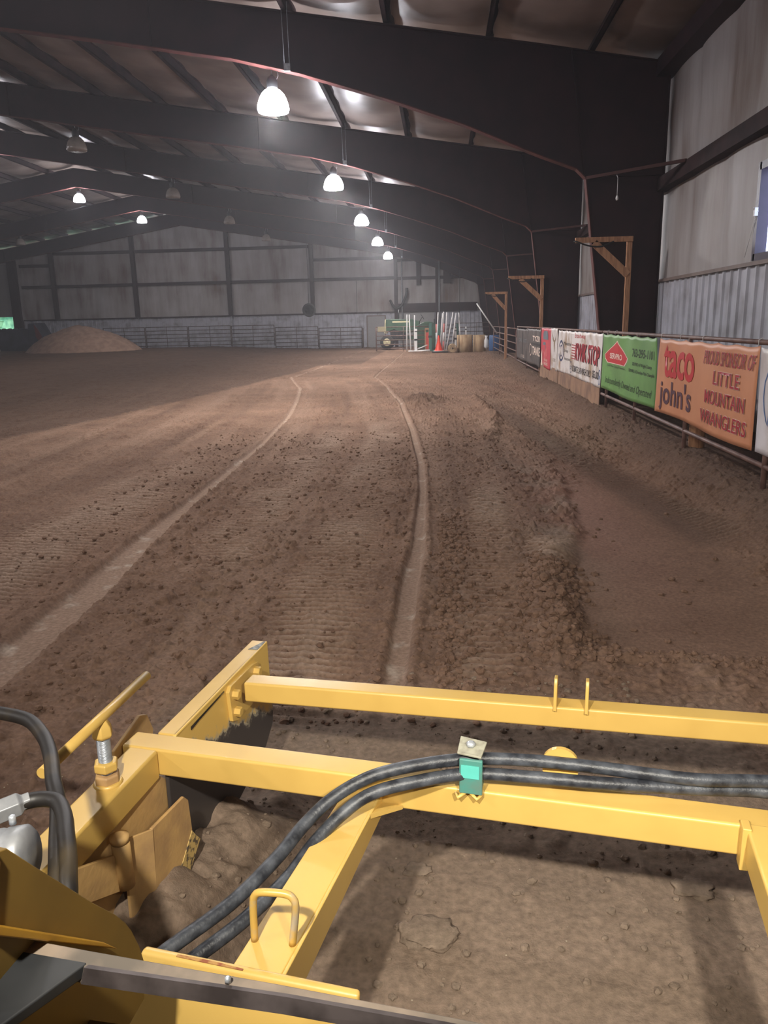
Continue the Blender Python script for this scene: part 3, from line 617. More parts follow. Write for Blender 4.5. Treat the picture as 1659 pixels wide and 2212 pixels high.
# banners: cloth that hangs from the top rail; rippled sheet with printed lettering following it
def ripple(y, z, k): return .012*math.sin(y*2.3+k) * (1.5-z)*1.2 + .016*math.sin(y*6.1+1.7*k)*(max(z-1.15, 0)/.35)**1.5 + .0015*math.sin(y*9+z*6)
def cut(b, n):
    for _ in range(n): bmesh.ops.subdivide_edges(b, edges=[e for e in b.edges if e.calc_length() > .09], cuts=1, use_grid_fill=False); bmesh.ops.triangulate(b, faces=b.faces)
class Banner:
    def __init__(s, label, y0, y1, z0, z1, m, k=0., tint=None, x=2.775):
        s.k = k; s.x = x; s.t = tag(bpy.data.objects.new('banner', None), label, 'banner', 'sponsor banners on the fence'); COL.objects.link(s.t)
        s.o = Vector((x, (y0+y1)/2, z0)); s.t.location = s.o; b = MB(); n = max(12, int((y1-y0)/.07)); nz = 18
        rows = []
        for j in range(nz+1):
            row = []
            for i in range(n+1):
                y = y1+(y0-y1)*i/n; zt = z1 - .018*abs(math.sin(math.pi*i/n*max(2, round((y1-y0)/.55))))
                zb = z0 + .012*math.sin(y*1.9+k); z = zb+(zt-zb)*j/nz
                row.append(b.bm.verts.new((-ripple(y, z, k), y-s.o.y, z-s.o.z)))
            rows.append(row)
        for A, B in zip(rows, rows[1:]):
            for i in range(n): b.bm.faces.new((A[i], A[i+1], B[i+1], B[i])).smooth = True
        c = b.build('cloth', m, s.t); md = c.modifiers.new('t', 'SOLIDIFY'); md.thickness = .003; md.offset = -1
    def lay(s, me, m, name, off):
        for v in me.vertices:
            y, z = v.co.x, v.co.y; v.co = (-ripple(y, z, s.k)-off, y-s.o.y, z-s.o.z)
        me.materials.clear(); me.materials.append(m); o = bpy.data.objects.new(name, me); COL.objects.link(o); o.parent = s.t; return o
    def text(s, txt, ya, yb, z0, z1, m, shear=0, bold=0., off=.006, out=None, outm=None, space=1.):
        """ya = left end (far), yb = right end (near)"""
        for mm, bd, of in (((outm, bold+out, off) if out else (None, 0, 0)), (m, bold, off+(.003 if out else 0))):
            if mm is None: continue
            cu = bpy.data.curves.new('t', 'FONT'); cu.body = txt; cu.shear = shear; cu.offset = bd; cu.resolution_u = 3; cu.space_character = space; cu.size = 1
            ob = bpy.data.objects.new('t', cu); COL.objects.link(ob); bpy.context.view_layer.update()
            me = bpy.data.meshes.new_from_object(ob.evaluated_get(bpy.context.evaluated_depsgraph_get())); bpy.data.objects.remove(ob); bpy.data.curves.remove(cu)
            if mm is not m or not out:
                xs_ = [v.co.x for v in me.vertices]; ys_ = [v.co.y for v in me.vertices]; x0, x1, y0, y1 = min(xs_), max(xs_), min(ys_), max(ys_)
            e = 0
            bt = bmesh.new(); bt.from_mesh(me); bmesh.ops.triangulate(bt, faces=bt.faces); bmesh.ops.subdivide_edges(bt, edges=[q for q in bt.edges if q.calc_length() > .35], cuts=2); bt.to_mesh(me); bt.free()
            for v in me.vertices:
                u = (v.co.x-x0)/(x1-x0); w_ = (v.co.y-y0)/(y1-y0); v.co = (ya+(yb-ya)*u, z0+(z1-z0)*w_, 0)
            s.lay(me, mm, 'lettering', of)
    def poly(s, pts, m, name='emblem', off=.006):
        me = bpy.data.meshes.new(name); b = bmesh.new(); f = b.faces.new([b.verts.new((p[0], p[1], 0)) for p in pts]); bmesh.ops.triangulate(b, faces=[f]); cut(b, 5); b.to_mesh(me); b.free(); return s.lay(me, m, name, off)
    def stroke(s, pts, w, m, name='emblem', off=.006):
        P = [Vector((p[0], p[1])) for p in pts]; b = bmesh.new(); L = []
        for i, p in enumerate(P):
            d = (P[min(i+1, len(P)-1)]-P[max(i-1, 0)]).normalized(); nn = Vector((-d.y, d.x))*w/2
            L.append((b.verts.new((*(p+nn), 0)), b.verts.new((*(p-nn), 0))))
        for A, B in zip(L, L[1:]): b.faces.new((A[0], A[1], B[1], B[0]))
        me = bpy.data.meshes.new(name); b.to_mesh(me); b.free(); return s.lay(me, m, name, off)
def ell(cy, cz, ry, rz, n=28, a0=0, a1=2*math.pi): return [(cy+ry*math.cos(a0+(a1-a0)*k/(n-1)), cz+rz*math.sin(a0+(a1-a0)*k/(n-1))) for k in range(n)]
vin_w = mat('white vinyl', lin(222, 218, 222), .45, c2=lin(196, 186, 184), scale=2, det=6)
vin_w2 = mat('dirty white vinyl', lin(216, 210, 208), .5, c2=lin(160, 132, 104), scale=2.2, det=7, lo=.48, hi=.7)
vin_o = mat('orange tan vinyl', lin(208, 142, 104), .5, c2=lin(198, 132, 96), scale=2)
vin_g = mat('green vinyl', lin(110, 158, 88), .5, c2=lin(98, 142, 80), scale=2)
vin_d = mat('dark grey vinyl', lin(92, 84, 82), .55, c2=lin(70, 64, 64), scale=2.5)
vin_r = mat('crimson vinyl', lin(206, 72, 86), .5, c2=lin(190, 60, 76), scale=2)
ink_r = flat('red ink', lin(200, 44, 52), .5); ink_dr = flat('dark red ink', lin(170, 34, 50), .5); ink_p = flat('purple brown ink', lin(86, 50, 66), .5); ink_k = flat('black ink', lin(40, 40, 44), .5)
ink_w = flat('white ink', lin(236, 214, 200), .5); ink_b = flat('blue ink', lin(54, 100, 160), .5); ink_n = flat('navy ink', lin(60, 72, 108), .5); ink_dg = flat('dark green ink', lin(40, 62, 42), .5); ink_gr = flat('grey ink', lin(108, 118, 128), .5); ink_t = flat('tan ink', lin(150, 130, 108), .5)
# white banner at the right edge with the blue curved mark
b = Banner('white banner with a blue curved outline, cut by the right edge of the photo', 4.75, 7.06, .55, 1.47, vin_w, 1.)
b.stroke([(6.70, 1.36), (6.80, 1.33), (6.88, 1.28), (6.94, 1.18), (6.95, 1.05), (6.92, .94), (6.87, .86), (6.83, .82), (6.82, .90), (6.78, .95), (6.68, .97), (6.4, .96), (6.0, .9)], .016, ink_b)
b.text('FEED', 6.2, 5.0, .9, 1.25, ink_b)
# orange banner
b = Banner('orange tan banner with red and purple lettering, nearest full banner', 7.12, 10.32, .56, 1.48, vin_o, 2.3)
b.text('taco', 10.04, 8.86, 1.02, 1.42, ink_r, bold=.022, space=.96)
b.text("john's", 10.14, 8.92, .60, .99, ink_p, bold=.018)
b.text('PROUD SPONSOR OF', 8.56, 6.99+.18, 1.255, 1.40, ink_dr, shear=.25, bold=.0, out=.014, outm=ink_w)
b.text('LITTLE', 8.22, 7.50, 1.06, 1.205, ink_dr, bold=.010, out=.020, outm=ink_w)
b.text('MOUNTAIN', 8.44, 7.33, .858, 1.004, ink_dr, bold=.010, out=.020, outm=ink_w)
b.text('WRANGLERS', 8.56, 7.25, .650, .796, ink_dr, bold=.010, out=.020, outm=ink_w)
# green banner
b = Banner('green banner with a red house shaped emblem', 10.38, 13.80, .565, 1.485, vin_g, .4)
hs = [(13.58, 1.15), (12.72, 1.375), (11.99, 1.15), (12.04, 1.10), (12.13, 1.12), (12.19, 1.035), (13.36, 1.035), (13.42, 1.11), (13.53, 1.09)]
b.poly([(12.79+(y-12.79)*1.06, 1.17+(z-1.17)*1.09) for y, z in hs], ink_w, off=.005); b.poly(hs, ink_r, off=.008)
b.text('SERVPRO', 13.20, 12.34, 1.10, 1.19, ink_w, bold=.02, off=.011)
b.text('Fire & Water - Cleanup & Restoration', 13.40, 12.12, .955, 1.005, ink_dg, off=.006)
b.text('763-295-1101', 11.69, 10.50, 1.19, 1.31, ink_dg, bold=.018)
b.text('SERVPRO of Wright County', 11.66, 10.60, 1.055, 1.118, ink_dg, bold=.012)
b.text('SERVPRO of Brooklyn Park Champlin', 11.86, 10.47, .955, 1.015, ink_dg, bold=.012)
b.text('Independently Owned and Operated', 13.50, 10.55, .655, .80, ink_dg, shear=.3)
# white store banner
b = Banner('white banner with big slanted red lettering and a car wash price', 13.86, 19.02, .555, 1.49, vin_w2, 1.7)
b.text('Broadway', 16.70, 15.50, 1.33, 1.45, ink_r)
b.text('KWIK STOP', 16.55, 13.98, .90, 1.25, ink_k, shear=.2, bold=.03, off=.005)
b.text('KWIK STOP', 16.60, 14.03, .915, 1.265, ink_dr, shear=.2, bold=.03, off=.009)
for i in range(6): b.stroke([(17.05, .93+i*.055), (16.5, .93+i*.055)], .02, ink_dr)
b.text('ULTIMATE CAR WASH ONLY', 16.87, 14.87, .665, .795, ink_k, bold=.02)
b.text('$5.00', 14.71, 14.06, .66, .82, ink_k, bold=.03)
b.stroke(ell(17.08, .74, .16, .115), .018, ink_n); b.text('car', 17.18, 16.98, .69, .77, ink_n)
b.stroke(ell(13.98, .80, .07, .055), .02, ink_b); b.stroke(ell(13.98, .67, .08, .06), .02, ink_b)
b.stroke(ell(18.5, 1.03, .32, .215, a0=.35, a1=5.9), .055, ink_n); b.stroke(ell(18.5, 1.03, .17, .12, a0=.35, a1=6.0), .035, ink_n)
b.text('Moderne', 18.14, 17.15, 1.17, 1.25, ink_k); b.text('Shop', 18.10, 17.55, 1.0, 1.09, ink_k); b.text('Insurance', 18.06, 17.2, .85, .92, ink_k)
# narrow white banner with skull, crimson banner
b = Banner('narrow off-white banner with a brown horned skull', 19.12, 20.30, .50, 1.53, vin_w2, 3.1)
b.poly([(19.95, 1.38), (19.80, 1.28), (19.78, 1.1), (19.72, .95), (19.66, .95), (19.60, 1.1), (19.56, 1.28), (19.42, 1.38), (19.55, 1.20), (19.85, 1.20)][::-1], ink_t)
b.stroke([(20.05, 1.42), (19.98, 1.28), (19.85, 1.22), (19.55, 1.22), (19.42, 1.28), (19.35, 1.42)], .04, ink_t); b.text('RODEO', 19.95, 19.4, .72, .80, ink_t)
b = Banner('crimson red banner with a grey truck shape and pale lettering', 20.32, 22.30, .48, 1.52, vin_r, 4.)
b.poly([(21.75, 1.22), (21.75, 1.36), (21.55, 1.44), (20.85, 1.44), (20.75, 1.36), (20.75, 1.22)], ink_gr); b.stroke([(21.8, 1.10), (21.3, 1.12), (21.2, .98)], .07, ink_gr)
b.stroke([(21.6, .9), (21.25, .72), (21.1, 1.0), (20.95, .8)], .02, ink_w); b.text('HAULING', 21.6, 20.7, .56, .64, ink_w, bold=.02); b.text('REPAIR', 21.55, 20.75, .66, .72, ink_w)
b.poly([(22.25, .50), (22.25, .80), (22.0, .95), (21.95, .52)], ink_w)
# dark grey banners
b = Banner('dark grey banner with white block lettering beside the crimson banner', 22.36, 25.6, .42, 1.47, vin_d, .9)
b.text('TYZR', 24.3, 22.42, 1.12, 1.27, ink_w, bold=.02); b.text('TANKE', 24.3, 22.42, .72, .96, ink_w, bold=.02); b.stroke(ell(24.75, .84, .28, .17, a0=-.6, a1=4.6), .03, ink_w)
b.stroke([(24.4, 1.04), (22.42, 1.04)], .06, ink_k)
b = Banner('dark grey banner with faint grey marks, farthest banner on the fence', 25.65, 29.25, .40, 1.44, vin_d, 2.)
b.text('ORI', 28.6, 27.4, 1.0, 1.12, ink_gr); b.text('ATT', 26.9, 26.0, 1.0, 1.12, ink_gr); b.poly([(27.4, .5), (27.35, 1.32), (27.15, 1.32), (26.95, .5)], ink_k); b.text('arena', 27.6, 26.6, .5, .6, ink_w)
# zip ties on the rail
for y in (10.3, 9.5, 8.7, 7.2, 13.0, 13.6):
    tag(MB().tube([(FX-.028, y, 1.47), (FX-.03, y, 1.53), (FX, y+.005, 1.545), (FX+.028, y, 1.52)], .004, 5).build('cable_tie', white_pole), 'small white cable tie around the top fence rail', 'cable tie', 'white cable ties on the top rail')
# lumber gallows on the frames, each carrying a hose
def gallows(loc, h, reach, x0, label, hose=True):
    t = thing('lumber_bracket', label, 'wooden bracket', loc, 0, 'lumber gallows at the frames')
    MB().box(x0-.045, x0+.045, -.09, -.05+.04, -.1, h).build('upright', wood_m, t, bevel=.003)
    MB().box(x0-reach, x0+.045, -.14, -.09, h-.045, h+.045).build('arm', wood_m, t, bevel=.003)
    MB().beam((x0-.02, -.115, h-.62), (x0-reach*.66, -.115, h-.05), .05, .13, (0, 0, 1)).build('brace', wood_m, t, bevel=.003)
    if hose: MB().tube(spline([(x0-reach-.03, -.11, h-.02), (x0-reach+.03, -.15, h-.03), (x0-reach+.22, -.16, h-.10), (x0-reach+.45, -.16, h-.12), (x0-.30, -.15, h-.04)]), .014, 8).build('black_cable', blackp, t)
    return t
gallows((3.42, 15.15, 0), 3.12, .98, 0, 'pale lumber gallows bracket on the nearest frame column, largest of three')
gallows((2.94, 23.74, 0), 2.93, .98, 0, 'lumber gallows bracket on the second frame column')
gallows((2.60, 32.3, 0), 2.79, .84, 0, 'lumber gallows bracket on the third frame column, farthest of three')
t = thing('hanging_bulb', 'small bare bulb hanging on a cord in front of the nearest column', 'light bulb', (3.16, 15.1, 3.82))
MB().tube([(0, 0, .04), (.0, 0, .34), (-.01, .05, .40)], .006, 5).build('cord', white_pole, t); MB().lathe([(.004, .05), (.014, .045), (.026, .0), (.02, -.025), (.003, -.035)], n=12).build('bulb', white_pole, t, smooth=True)
# ------------------------------------------------------------------ far end: panels, tractor, jump gear
def corral(loc, L, label, rz=0, n=6, h=1.45, m=pipe_dark, z0=.12):
    t = thing('corral_panel', label, 'fence panel', loc, rz, 'pipe corral panels at the end wall')
    mb = MB()
    for k in range(n): mb.tube([(0, 0, z0+(h-z0)*k/(n-1)), (L, 0, z0+(h-z0)*k/(n-1))], .026, 8)
    mb.build('rails', m, t)
    for x in (0, L/2, L): MB().tube([(x, 0, 0), (x, 0, h+.01)], .034 if x != L/2 else .02, 8).build('upright', m, t)
    return t
px = -24.6
nms = ['half buried behind the dirt pile', 'just right of the dirt pile', 'second right of the dirt pile', 'in the middle of the end wall', 'under the hanging tire', 'last before the grey door']
for k in range(6):
    corral((px+k*3.18, 56.6, gz(px+k*3.18, 56.6)+.02), 3.1, 'dark pipe corral panel along the end wall, ' + nms[k])
gate = corral((-3.95, 48.6, .05), 3.35, 'pipe gate in front of the green tractor with a small yellow sign', n=6, h=1.42, m=pipe_m); gate.name = 'pipe_gate'
MB().box(.10, .62, -.04, -.03, 1.16, 1.46).build('sign', cream, gate)
corral((.9, 53.5, .1), 3.0, 'dark pipe panel behind the tan mat rolls', n=6, h=1.5); corral((.12, 52.6, .1), .8, 'short dark pipe panel right of the tractor', n=6, h=1.4)
# tractor, side on
t = thing('tractor', 'old green tractor parked behind the pipe gate at the end wall', 'tractor', (-3.6, 51.5, .05))
MB().prism([(0.02, -.3, 1.05), (.08, -.3, 1.90), (1.75, -.3, 1.88), (2.25, -.3, 1.72), (2.25, -.3, 1.10), (1.3, -.3, 1.0), (.6, -.3, 1.25)], (0, .6, 0)).build('hood', tractor_g, t, bevel=.03)
MB().prism([(-.04, -.28, 1.02), (.02, -.28, 1.88), (.16, -.28, 1.88), (.16, -.28, 1.02)], (0, .56, 0)).build('grille', cream, t, bevel=.01)
MB().box(.35, 1.45, -.22, .22, .65, 1.25).build('engine_block', worn, t, bevel=.03)
MB().box(.1, 2.6, -.18, .18, .55, .85).build('frame_rail', tractor_g, t, bevel=.02)
st = MB().box(.5, 1.6, -.306, -.30, 1.68, 1.76).build('stripe', cream, t)
def wheel(par, x, y, z, r, rw, w_):
    wh = MB().lathe([(rw, -w_/2), (r*.93, -w_/2), (r, -w_/4), (r, w_/4), (r*.93, w_/2), (rw, w_/2)], (x, y, z), 30, 'y').build('wheel', tire_m, par)
    MB().lathe([(rw, -w_/2-.005), (rw*.85, -w_/2-.01), (rw*.55, -w_/2+.05), (rw*.25, -w_/2+.05), (rw*.25, -w_/2-.03), (.01, -w_/2-.03)], (x, y, z), 24, 'y').build('rim', cream, wh)
for y in (-.55, .55): wheel(t, .15, y, .46, .44, .24, .24)
for y in (-.75, .75): wheel(t, 2.75, y, .8, .8, .42, .4)
for y in (-.75, .75): MB().lathe([(.86, -.24), (.90, -.24), (.90, .24), (.86, .24)], (2.75, y, .8), 40, 'y').build('fender', tractor_g, t)
MB().tube([(2.15, 0, 1.6), (2.42, 0, 2.0)], .022, 8).build('steering_column', blackp, t)
sw = MB(); sw.tube([(2.42+.20*math.cos(a)*.55, .22*math.sin(a), 2.02+.2*math.cos(a)*-.8) for a in [2*math.pi*k/18 for k in range(19)]], .016, 6); sw.build('steering_wheel', blackp, t)
MB().box(2.7, 3.25, -.3, .3, 1.55, 1.62).box(3.15, 3.25, -.3, .3, 1.6, 1.86).build('seat', blackp, t, bevel=.02)
MB().tube([(.9, .12, 1.85), (.9, .12, 2.5)], .03, 8).build('exhaust_pipe', worn, t)
# jump poles
def pole(p, q, lab, m=white_pole, r=.035, grp='white jump poles leaning in the far corner'):
    p, q = Vector(p), Vector(q); tag(MB().tube([(0, 0, 0), q-p], r, 10).build('jump_pole', m), lab, 'pole', grp).location = p; return bpy.context.scene.objects[-1] if False else None
PL = [((-1.99, 46.2, .12), (-1.94, 46.2, 2.18), 'leftmost upright white jump pole in front of the tractor'), ((-1.75, 46.2, .12), (-1.82, 46.3, 2.17), 'second white jump pole from the left, tilted toward the first'),
      ((-1.54, 46.3, .12), (-1.51, 46.35, 2.13), 'white jump pole directly behind the short white standard'), ((-.26, 46.2, .12), (-.14, 46.3, 2.26), 'white jump pole standing just left above the orange cone'),
      ((-.05, 46.5, .12), (.12, 46.5, 2.21), 'white jump pole slanting up to the right just right of the cone'), ((.08, 46.7, .12), (.18, 46.7, 2.28), 'tallest white jump pole right of the cone'),
      ((.22, 46.3, .10), (.36, 46.3, 2.25), 'nearly upright white jump pole between cone and mat rolls'), ((.31, 46.2, .10), (.72, 46.4, 2.24), 'strongly slanted white jump pole reaching over the mat roll'),
      ((.62, 46.8, .10), (.90, 46.8, 2.20), 'white jump pole slanting behind the end of the mat rolls'), ((1.17, 46.9, .10), (1.06, 46.9, 2.22), 'rightmost short white jump pole, leaning left behind the tan mat')]
for p, q, l in PL: pole(p, q, l)
pole((2.97, 42.3, 1.05), (1.88, 42.3, 2.62), 'long white pole leaning diagonally on the end of the fence')
pole((-1.4, 46.0, .20), (-.78, 46.1, .42), 'white pole lying propped low beside the red standard', r=.03)
pole((-1.25, 45.8, .12), (-.62, 45.8, .14), 'white pole lying on the ground left of the green foot', r=.04)
def striped(p, q, lab, cols):
    t = thing('striped_pole', lab, 'pole', p, 0, 'striped jump poles'); d = Vector(q)-Vector(p)
    for k, m in enumerate(cols): MB().tube([d*(k/len(cols)), d*((k+1)/len(cols))], .05, 10).build('band', m, t)
striped((-.27, 46.35, .12), (-.25, 46.35, 1.60), 'pink and white banded pole just left of the orange cone', (white_pole, white_pole, pink_m)); striped((.14, 46.4, .12), (.19, 46.4, 1.62), 'pink and white banded pole right of the orange cone', (pink_m, white_pole, pink_m))
def standard(x, y, h, w_, m, lab, base=True):
    t = thing('jump_standard', lab, 'jump standard', (x, y, .08)); MB().box(-w_/2, w_/2, -w_/2, w_/2, .05, h).build('upright', m, t, bevel=.008)
    if base: MB().box(-.45, .35, -.2, .2, 0, .06).build('base', m, t, bevel=.01)
    MB().box(-w_/2-.03, w_/2+.03, -.09, -.05, h*.48, h*.56).build('cup', blackp, t)
    if m is white_pole: MB().box(-w_/2-.004, w_/2+.004, -w_/2-.004, w_/2+.004, h*.86, h*.90).build('band', blackp, t)
standard(-1.43, 45.9, 1.28, .14, white_pole, 'short white jump standard with a black band, on a pale foot'); standard(-.60, 46.0, 1.58, .17, green_m, 'tall green jump standard left of the orange cone')
standard(-.09, 47.1, 1.54, .15, green_m, 'green jump standard behind the orange cone', False); standard(.98, 47.3, 1.52, .13, green_m, 'dark green jump standard behind the mat rolls', False)
standard(.86, 47.0, 1.26, .12, white_pole, 'short white standard behind the left end of the tan mat', False); standard(1.47, 47.0, 1.34, .09, white_pole, 'thin white standard behind the middle of the tan mat', False)
t = thing('jump_wing', 'red jump wing in a brown frame left of the tall green standard', 'jump wing', (-.8, 46.4, .12))
MB().box(-.13, -.08, -.03, .03, 0, 1.25).box(.09, .14, -.03, .03, 0, 1.25).box(-.13, .14, -.03, .03, 1.18, 1.27).build('frame', wood_m, t); MB().box(-.06, .10, -.02, .02, .05, 1.02).build('panel', red_m, t, bevel=.01)
t = thing('traffic_cone', 'bright orange traffic cone on a black base at the far end', 'traffic cone', (-.12, 45.35, .02))
MB().lathe([(.27, .07), (.24, .10), (.10, .55), (.045, .92), (.035, .95)], n=20).build('cone', orange_m, t, smooth=True); MB().box(-.40, .55, -.28, .28, 0, .07).build('base', blackp, t, bevel=.02); MB().lathe([(.31, .07), (.30, .10), (.25, .10)], n=20).build('white_rim', white_pole, t)
# rolled mats
def roll(x, y, z0, r, h, lab):
    b = MB(); n = 90; prof = []
    for k in range(n+1):
        a = k/n*4.6*2*math.pi; rr_ = r*(.28+.72*k/n); prof.append((rr_*math.cos(a), rr_*math.sin(a)))
    A = [b.bm.verts.new((p[0], p[1], 0)) for p in prof]; B = [b.bm.verts.new((p[0], p[1], h)) for p in prof]
    for i in range(n): b.bm.faces.new((A[i], A[i+1], B[i+1], B[i])).smooth = True
    o = b.build('mat_roll', carpet); o.location = (x, y, z0); md = o.modifiers.new('t', 'SOLIDIFY'); md.thickness = .03; tag(o, lab, 'rolled mat', 'rolled tan mats'); return o
roll(1.38, 45.6, -.03, .47, 1.0, 'large upright roll of tan matting, left of the two standing rolls'); roll(2.2, 45.5, -.03, .38, .98, 'upright roll of tan matting, right of the two standing rolls')
o = roll(.70, 45.9, .30, .26, .7, 'small tan mat roll lying end on beside the cone'); o.rotation_euler = (math.radians(90), 0, 0); o.location = (.66, 45.3, .26)
t = tag(MB().lathe([(.28, 0), (.30, .05), (.29, .3), (.30, .45), (.29, .8), (.25, .85)], n=24).build('blue_barrel', blue_m, smooth=True), 'blue plastic barrel behind the end of the pipe fence panel', 'barrel'); t.location = (2.95, 44.2, .1)
tag(MB().lathe([(.05, 0), (.13, .1), (.12, .45), (.05, .6), (.10, .72)], (2.55, 44.9, .2), 12).build('white_plastic_bag', white_pole, smooth=True), 'crumpled white plastic bag hung at the right end of the tan rolls', 'bag')
# hanging tire
t = thing('tire_swing', 'tire hanging on a rope in front of the end wall', 'tire', (-8.3, 50.2, 2.62))
MB().lathe([(.27, -.09), (.36, -.11), (.42, -.06), (.42, .06), (.36, .11), (.27, .09), (.27, -.09)], n=32, axis='y').build('tire', tire_m, t, smooth=True)
MB().tube([(0, 0, .38), (.02, 0, 6.0)], .016, 6).build('rope', rope_m, t); MB().lathe([(.02, .40), (.07, .30), (.07, .16), (.02, .10)], n=12).build('weight', tire_m, t)
# vertical pole with hanging hose, thin downpipes
t = thing('pole_with_hose', 'bright vertical pipe on the end wall with a curved black hose hooked on it', 'pipe', (-2.75, 57.4, 0)); MB().tube([(0, 0, 0), (0, 0, 6.0)], .05, 10).build('pipe', galv, t)
MB().tube(spline([(.35, -.15, 4.1), (.30, -.2, 3.6), (-.05, -.2, 2.9), (-.5, -.2, 2.75), (-.85, -.2, 3.3)]), .09, 10).build('hose', blackp, t)
for x, z0, z1, lab in ((-6.0, 2.4, 4.8, 'thin cord hanging on the end wall left of the grey door'), (1.35, .2, 5.2, 'thin rope hanging in front of the right end of the end wall')):
    o = tag(MB().tube([(0, 0, z0), (0, 0, z1)], .02, 6).build('wall_rope', rope_m), lab, 'rope'); o.location = (x, 57.3, 0)
o = tag(MB().tube([(0, 0, 0), (0, 0, 6)], .05, 8).build('standing_pipe', galv), 'bright vertical pipe in front of the right end wall column', 'pipe'); o.location = (-.1, 57.2, .05)
o = tag(MB().box(-.06, .06, -.05, .05, 0, 1.35).build('leaning_board', pipe_dark), 'dark board standing against the end wall left of the grey door', 'board'); o.location = (-5.65, 57.6, .05)
# dark tub beside the dirt pile
t = thing('dark_tub', 'dark blue-grey round-cornered tub with a red end beside the dirt pile', 'tub', (-32.3, 56.3, .12))
b = MB(); prof = [(0.15, 0.55), (.25, .15), (.6, .0), (2.6, .0), (3.1, .35), (3.2, 1.0), (3.1, 1.70), (.0, 1.62), (0, 1.0)]; b.prism([(x, -.9, z) for x, z in prof], (0, 1.8, 0)); b.build('body', tub_m, t, bevel=.12, seg=4)
b = MB()
for k in range(5): b.lathe([(.02, .13), (.16, .10), (.22, 0)], (.15+.42*k, -.5, 1.60), 12)
b.build('load', tub_m, t); MB().prism([(2.35, -1.0, .55), (2.5, -1.0, 2.0), (3.0, -1.0, 2.05), (3.45, -1.0, 1.2), (3.2, -1.0, .5)], (0, 1.9, 0)).build('end_hood', tub_m, t, bevel=.08); MB().prism([(2.95, -1.03, 1.95), (3.2, -1.03, 1.65), (3.45, -1.03, 1.15), (3.25, -1.03, .75), (3.02, -1.03, 1.1)], (0, .03, 0)).build('red_panel', maroon, t)
t.scale = (1.05, .85, 1.05)
for x in (.8, 2.3): wheel(t, x, -.6, .3, .36, .18, .2)
# ------------------------------------------------------------------ grading attachment (machine frame: u right, w forward)
AZ = -math.radians(11)
T = thing('grading_attachment', 'yellow grading attachment of square tubing on the front of the loader', 'grader attachment', (0, 0, 0), AZ)
TB = dict(bevel=.008, seg=4)
ZT = .60
MB().hexa([(-1.09, 2.155, .53), (1.12, 2.275, .53), (1.12, 2.345, .53), (-1.09, 2.225, .53)], [(-1.09, 2.155, .6), (1.12, 2.275, .6), (1.12, 2.345, .6), (-1.09, 2.225, .6)]).build('front_beam', yellow, T, **TB)
MB().hexa([(-1.262, 1.716, .517), (1.12, 1.735, .517), (1.12, 1.815, .517), (-1.262, 1.797, .517)], [(-1.262, 1.716, .6), (1.12, 1.735, .6), (1.12, 1.815, .6), (-1.262, 1.797, .6)]).build('rear_beam', yellow, T, **TB)
MB().hexa([(-1.205, .95, .51), (-1.115, .95, .51), (-1.145, 1.716, .51), (-1.235, 1.716, .51)], [(-1.205, .95, .6), (-1.115, .95, .6), (-1.145, 1.716, .6), (-1.235, 1.716, .6)]).build('side_beam', yellow, T, **TB)
# side plate with folded top
def side_mat():
    m, nt, p = nodes('yellow plate worn to bare steel'); L = nt.links.new; tc = N(nt, 'ShaderNodeTexCoord'); sx = N(nt, 'ShaderNodeSeparateXYZ'); L(tc.outputs['Object'], sx.inputs[0])
    nz = N(nt, 'ShaderNodeTexNoise'); nz.inputs['Scale'].default_value = 11; nz.inputs['Detail'].default_value = 9; nz.inputs['Roughness'].default_value = .7; L(tc.outputs['Object'], nz.inputs['Vector'])
    m1 = N(nt, 'ShaderNodeMath', operation='MULTIPLY_ADD'); L(sx.outputs[1], m1.inputs[0]); m1.inputs[1].default_value = .27; L(sx.outputs[2], m1.inputs[2])
    m2 = N(nt, 'ShaderNodeMath', operation='MULTIPLY_ADD'); L(nz.outputs['Fac'], m2.inputs[0]); m2.inputs[1].default_value = .22; L(m1.outputs[0], m2.inputs[2])
    r = N(nt, 'ShaderNodeValToRGB'); e = r.color_ramp.elements; mr = N(nt, 'ShaderNodeMapRange'); mr.inputs[1].default_value = 1.07; mr.inputs[2].default_value = 1.17; L(m2.outputs[0], mr.inputs[0]); L(mr.outputs[0], r.inputs[0])
    e[0].position = .35; e[0].color = (.05, .045, .045, 1); e[1].position = .75; e[1].color = (.74, .49, .13, 1); q = e.new(.48); q.color = (.10, .09, .08, 1); q = e.new(.56); q.color = (.42, .38, .28, 1)
    L(r.outputs[0], p.inputs['Base Color']); p.inputs['Roughness'].default_value = .35
    return m
b = MB(); pl = [(1.80, .60), (2.462, .615), (2.466, .49), (2.478, .335), (2.468, .281), (2.394, .222), (2.198, .165), (2.091, .135), (1.811, .16), (1.74, .30), (1.74, .52)]
b.prism([(-1.135, w_, z) for w_, z in pl], (-.012, 0, 0)); sp = b.build('side_plate', side_mat(), T, bevel=.003)
MB().prism([(-1.135, 1.80, .60), (-1.135, 2.462, .615), (-1.135, 2.462, .603), (-1.135, 1.80, .588)], (-.062, 0, 0)).build('top_flange', yellow, T, bevel=.005)
wp = [(1.76, .45), (1.93, .505), (1.98, .47), (2.033, .492), (2.09, .425), (2.17, .44), (2.265, .391), (2.344, .386), (2.40, .33), (2.452, .315), (2.468, .281), (2.394, .222), (2.198, .165), (2.091, .135), (1.811, .16), (1.76, .28)]
b = MB(); b.prism([(-1.134, 1.88, .583), (-1.134, 2.10, .592), (-1.134, 2.10, .588), (-1.134, 1.93, .578), (-1.134, 1.88, .572)], (.002, 0, 0)); b.build('scrape', worn, sp)
MB().prism([(-1.175, 2.38, .6135), (-1.14, 2.385, .6135), (-1.14, 2.455, .615), (-1.147, 2.455, .615)], (0, 0, .0012)).build('chipped_patch', chip, sp)
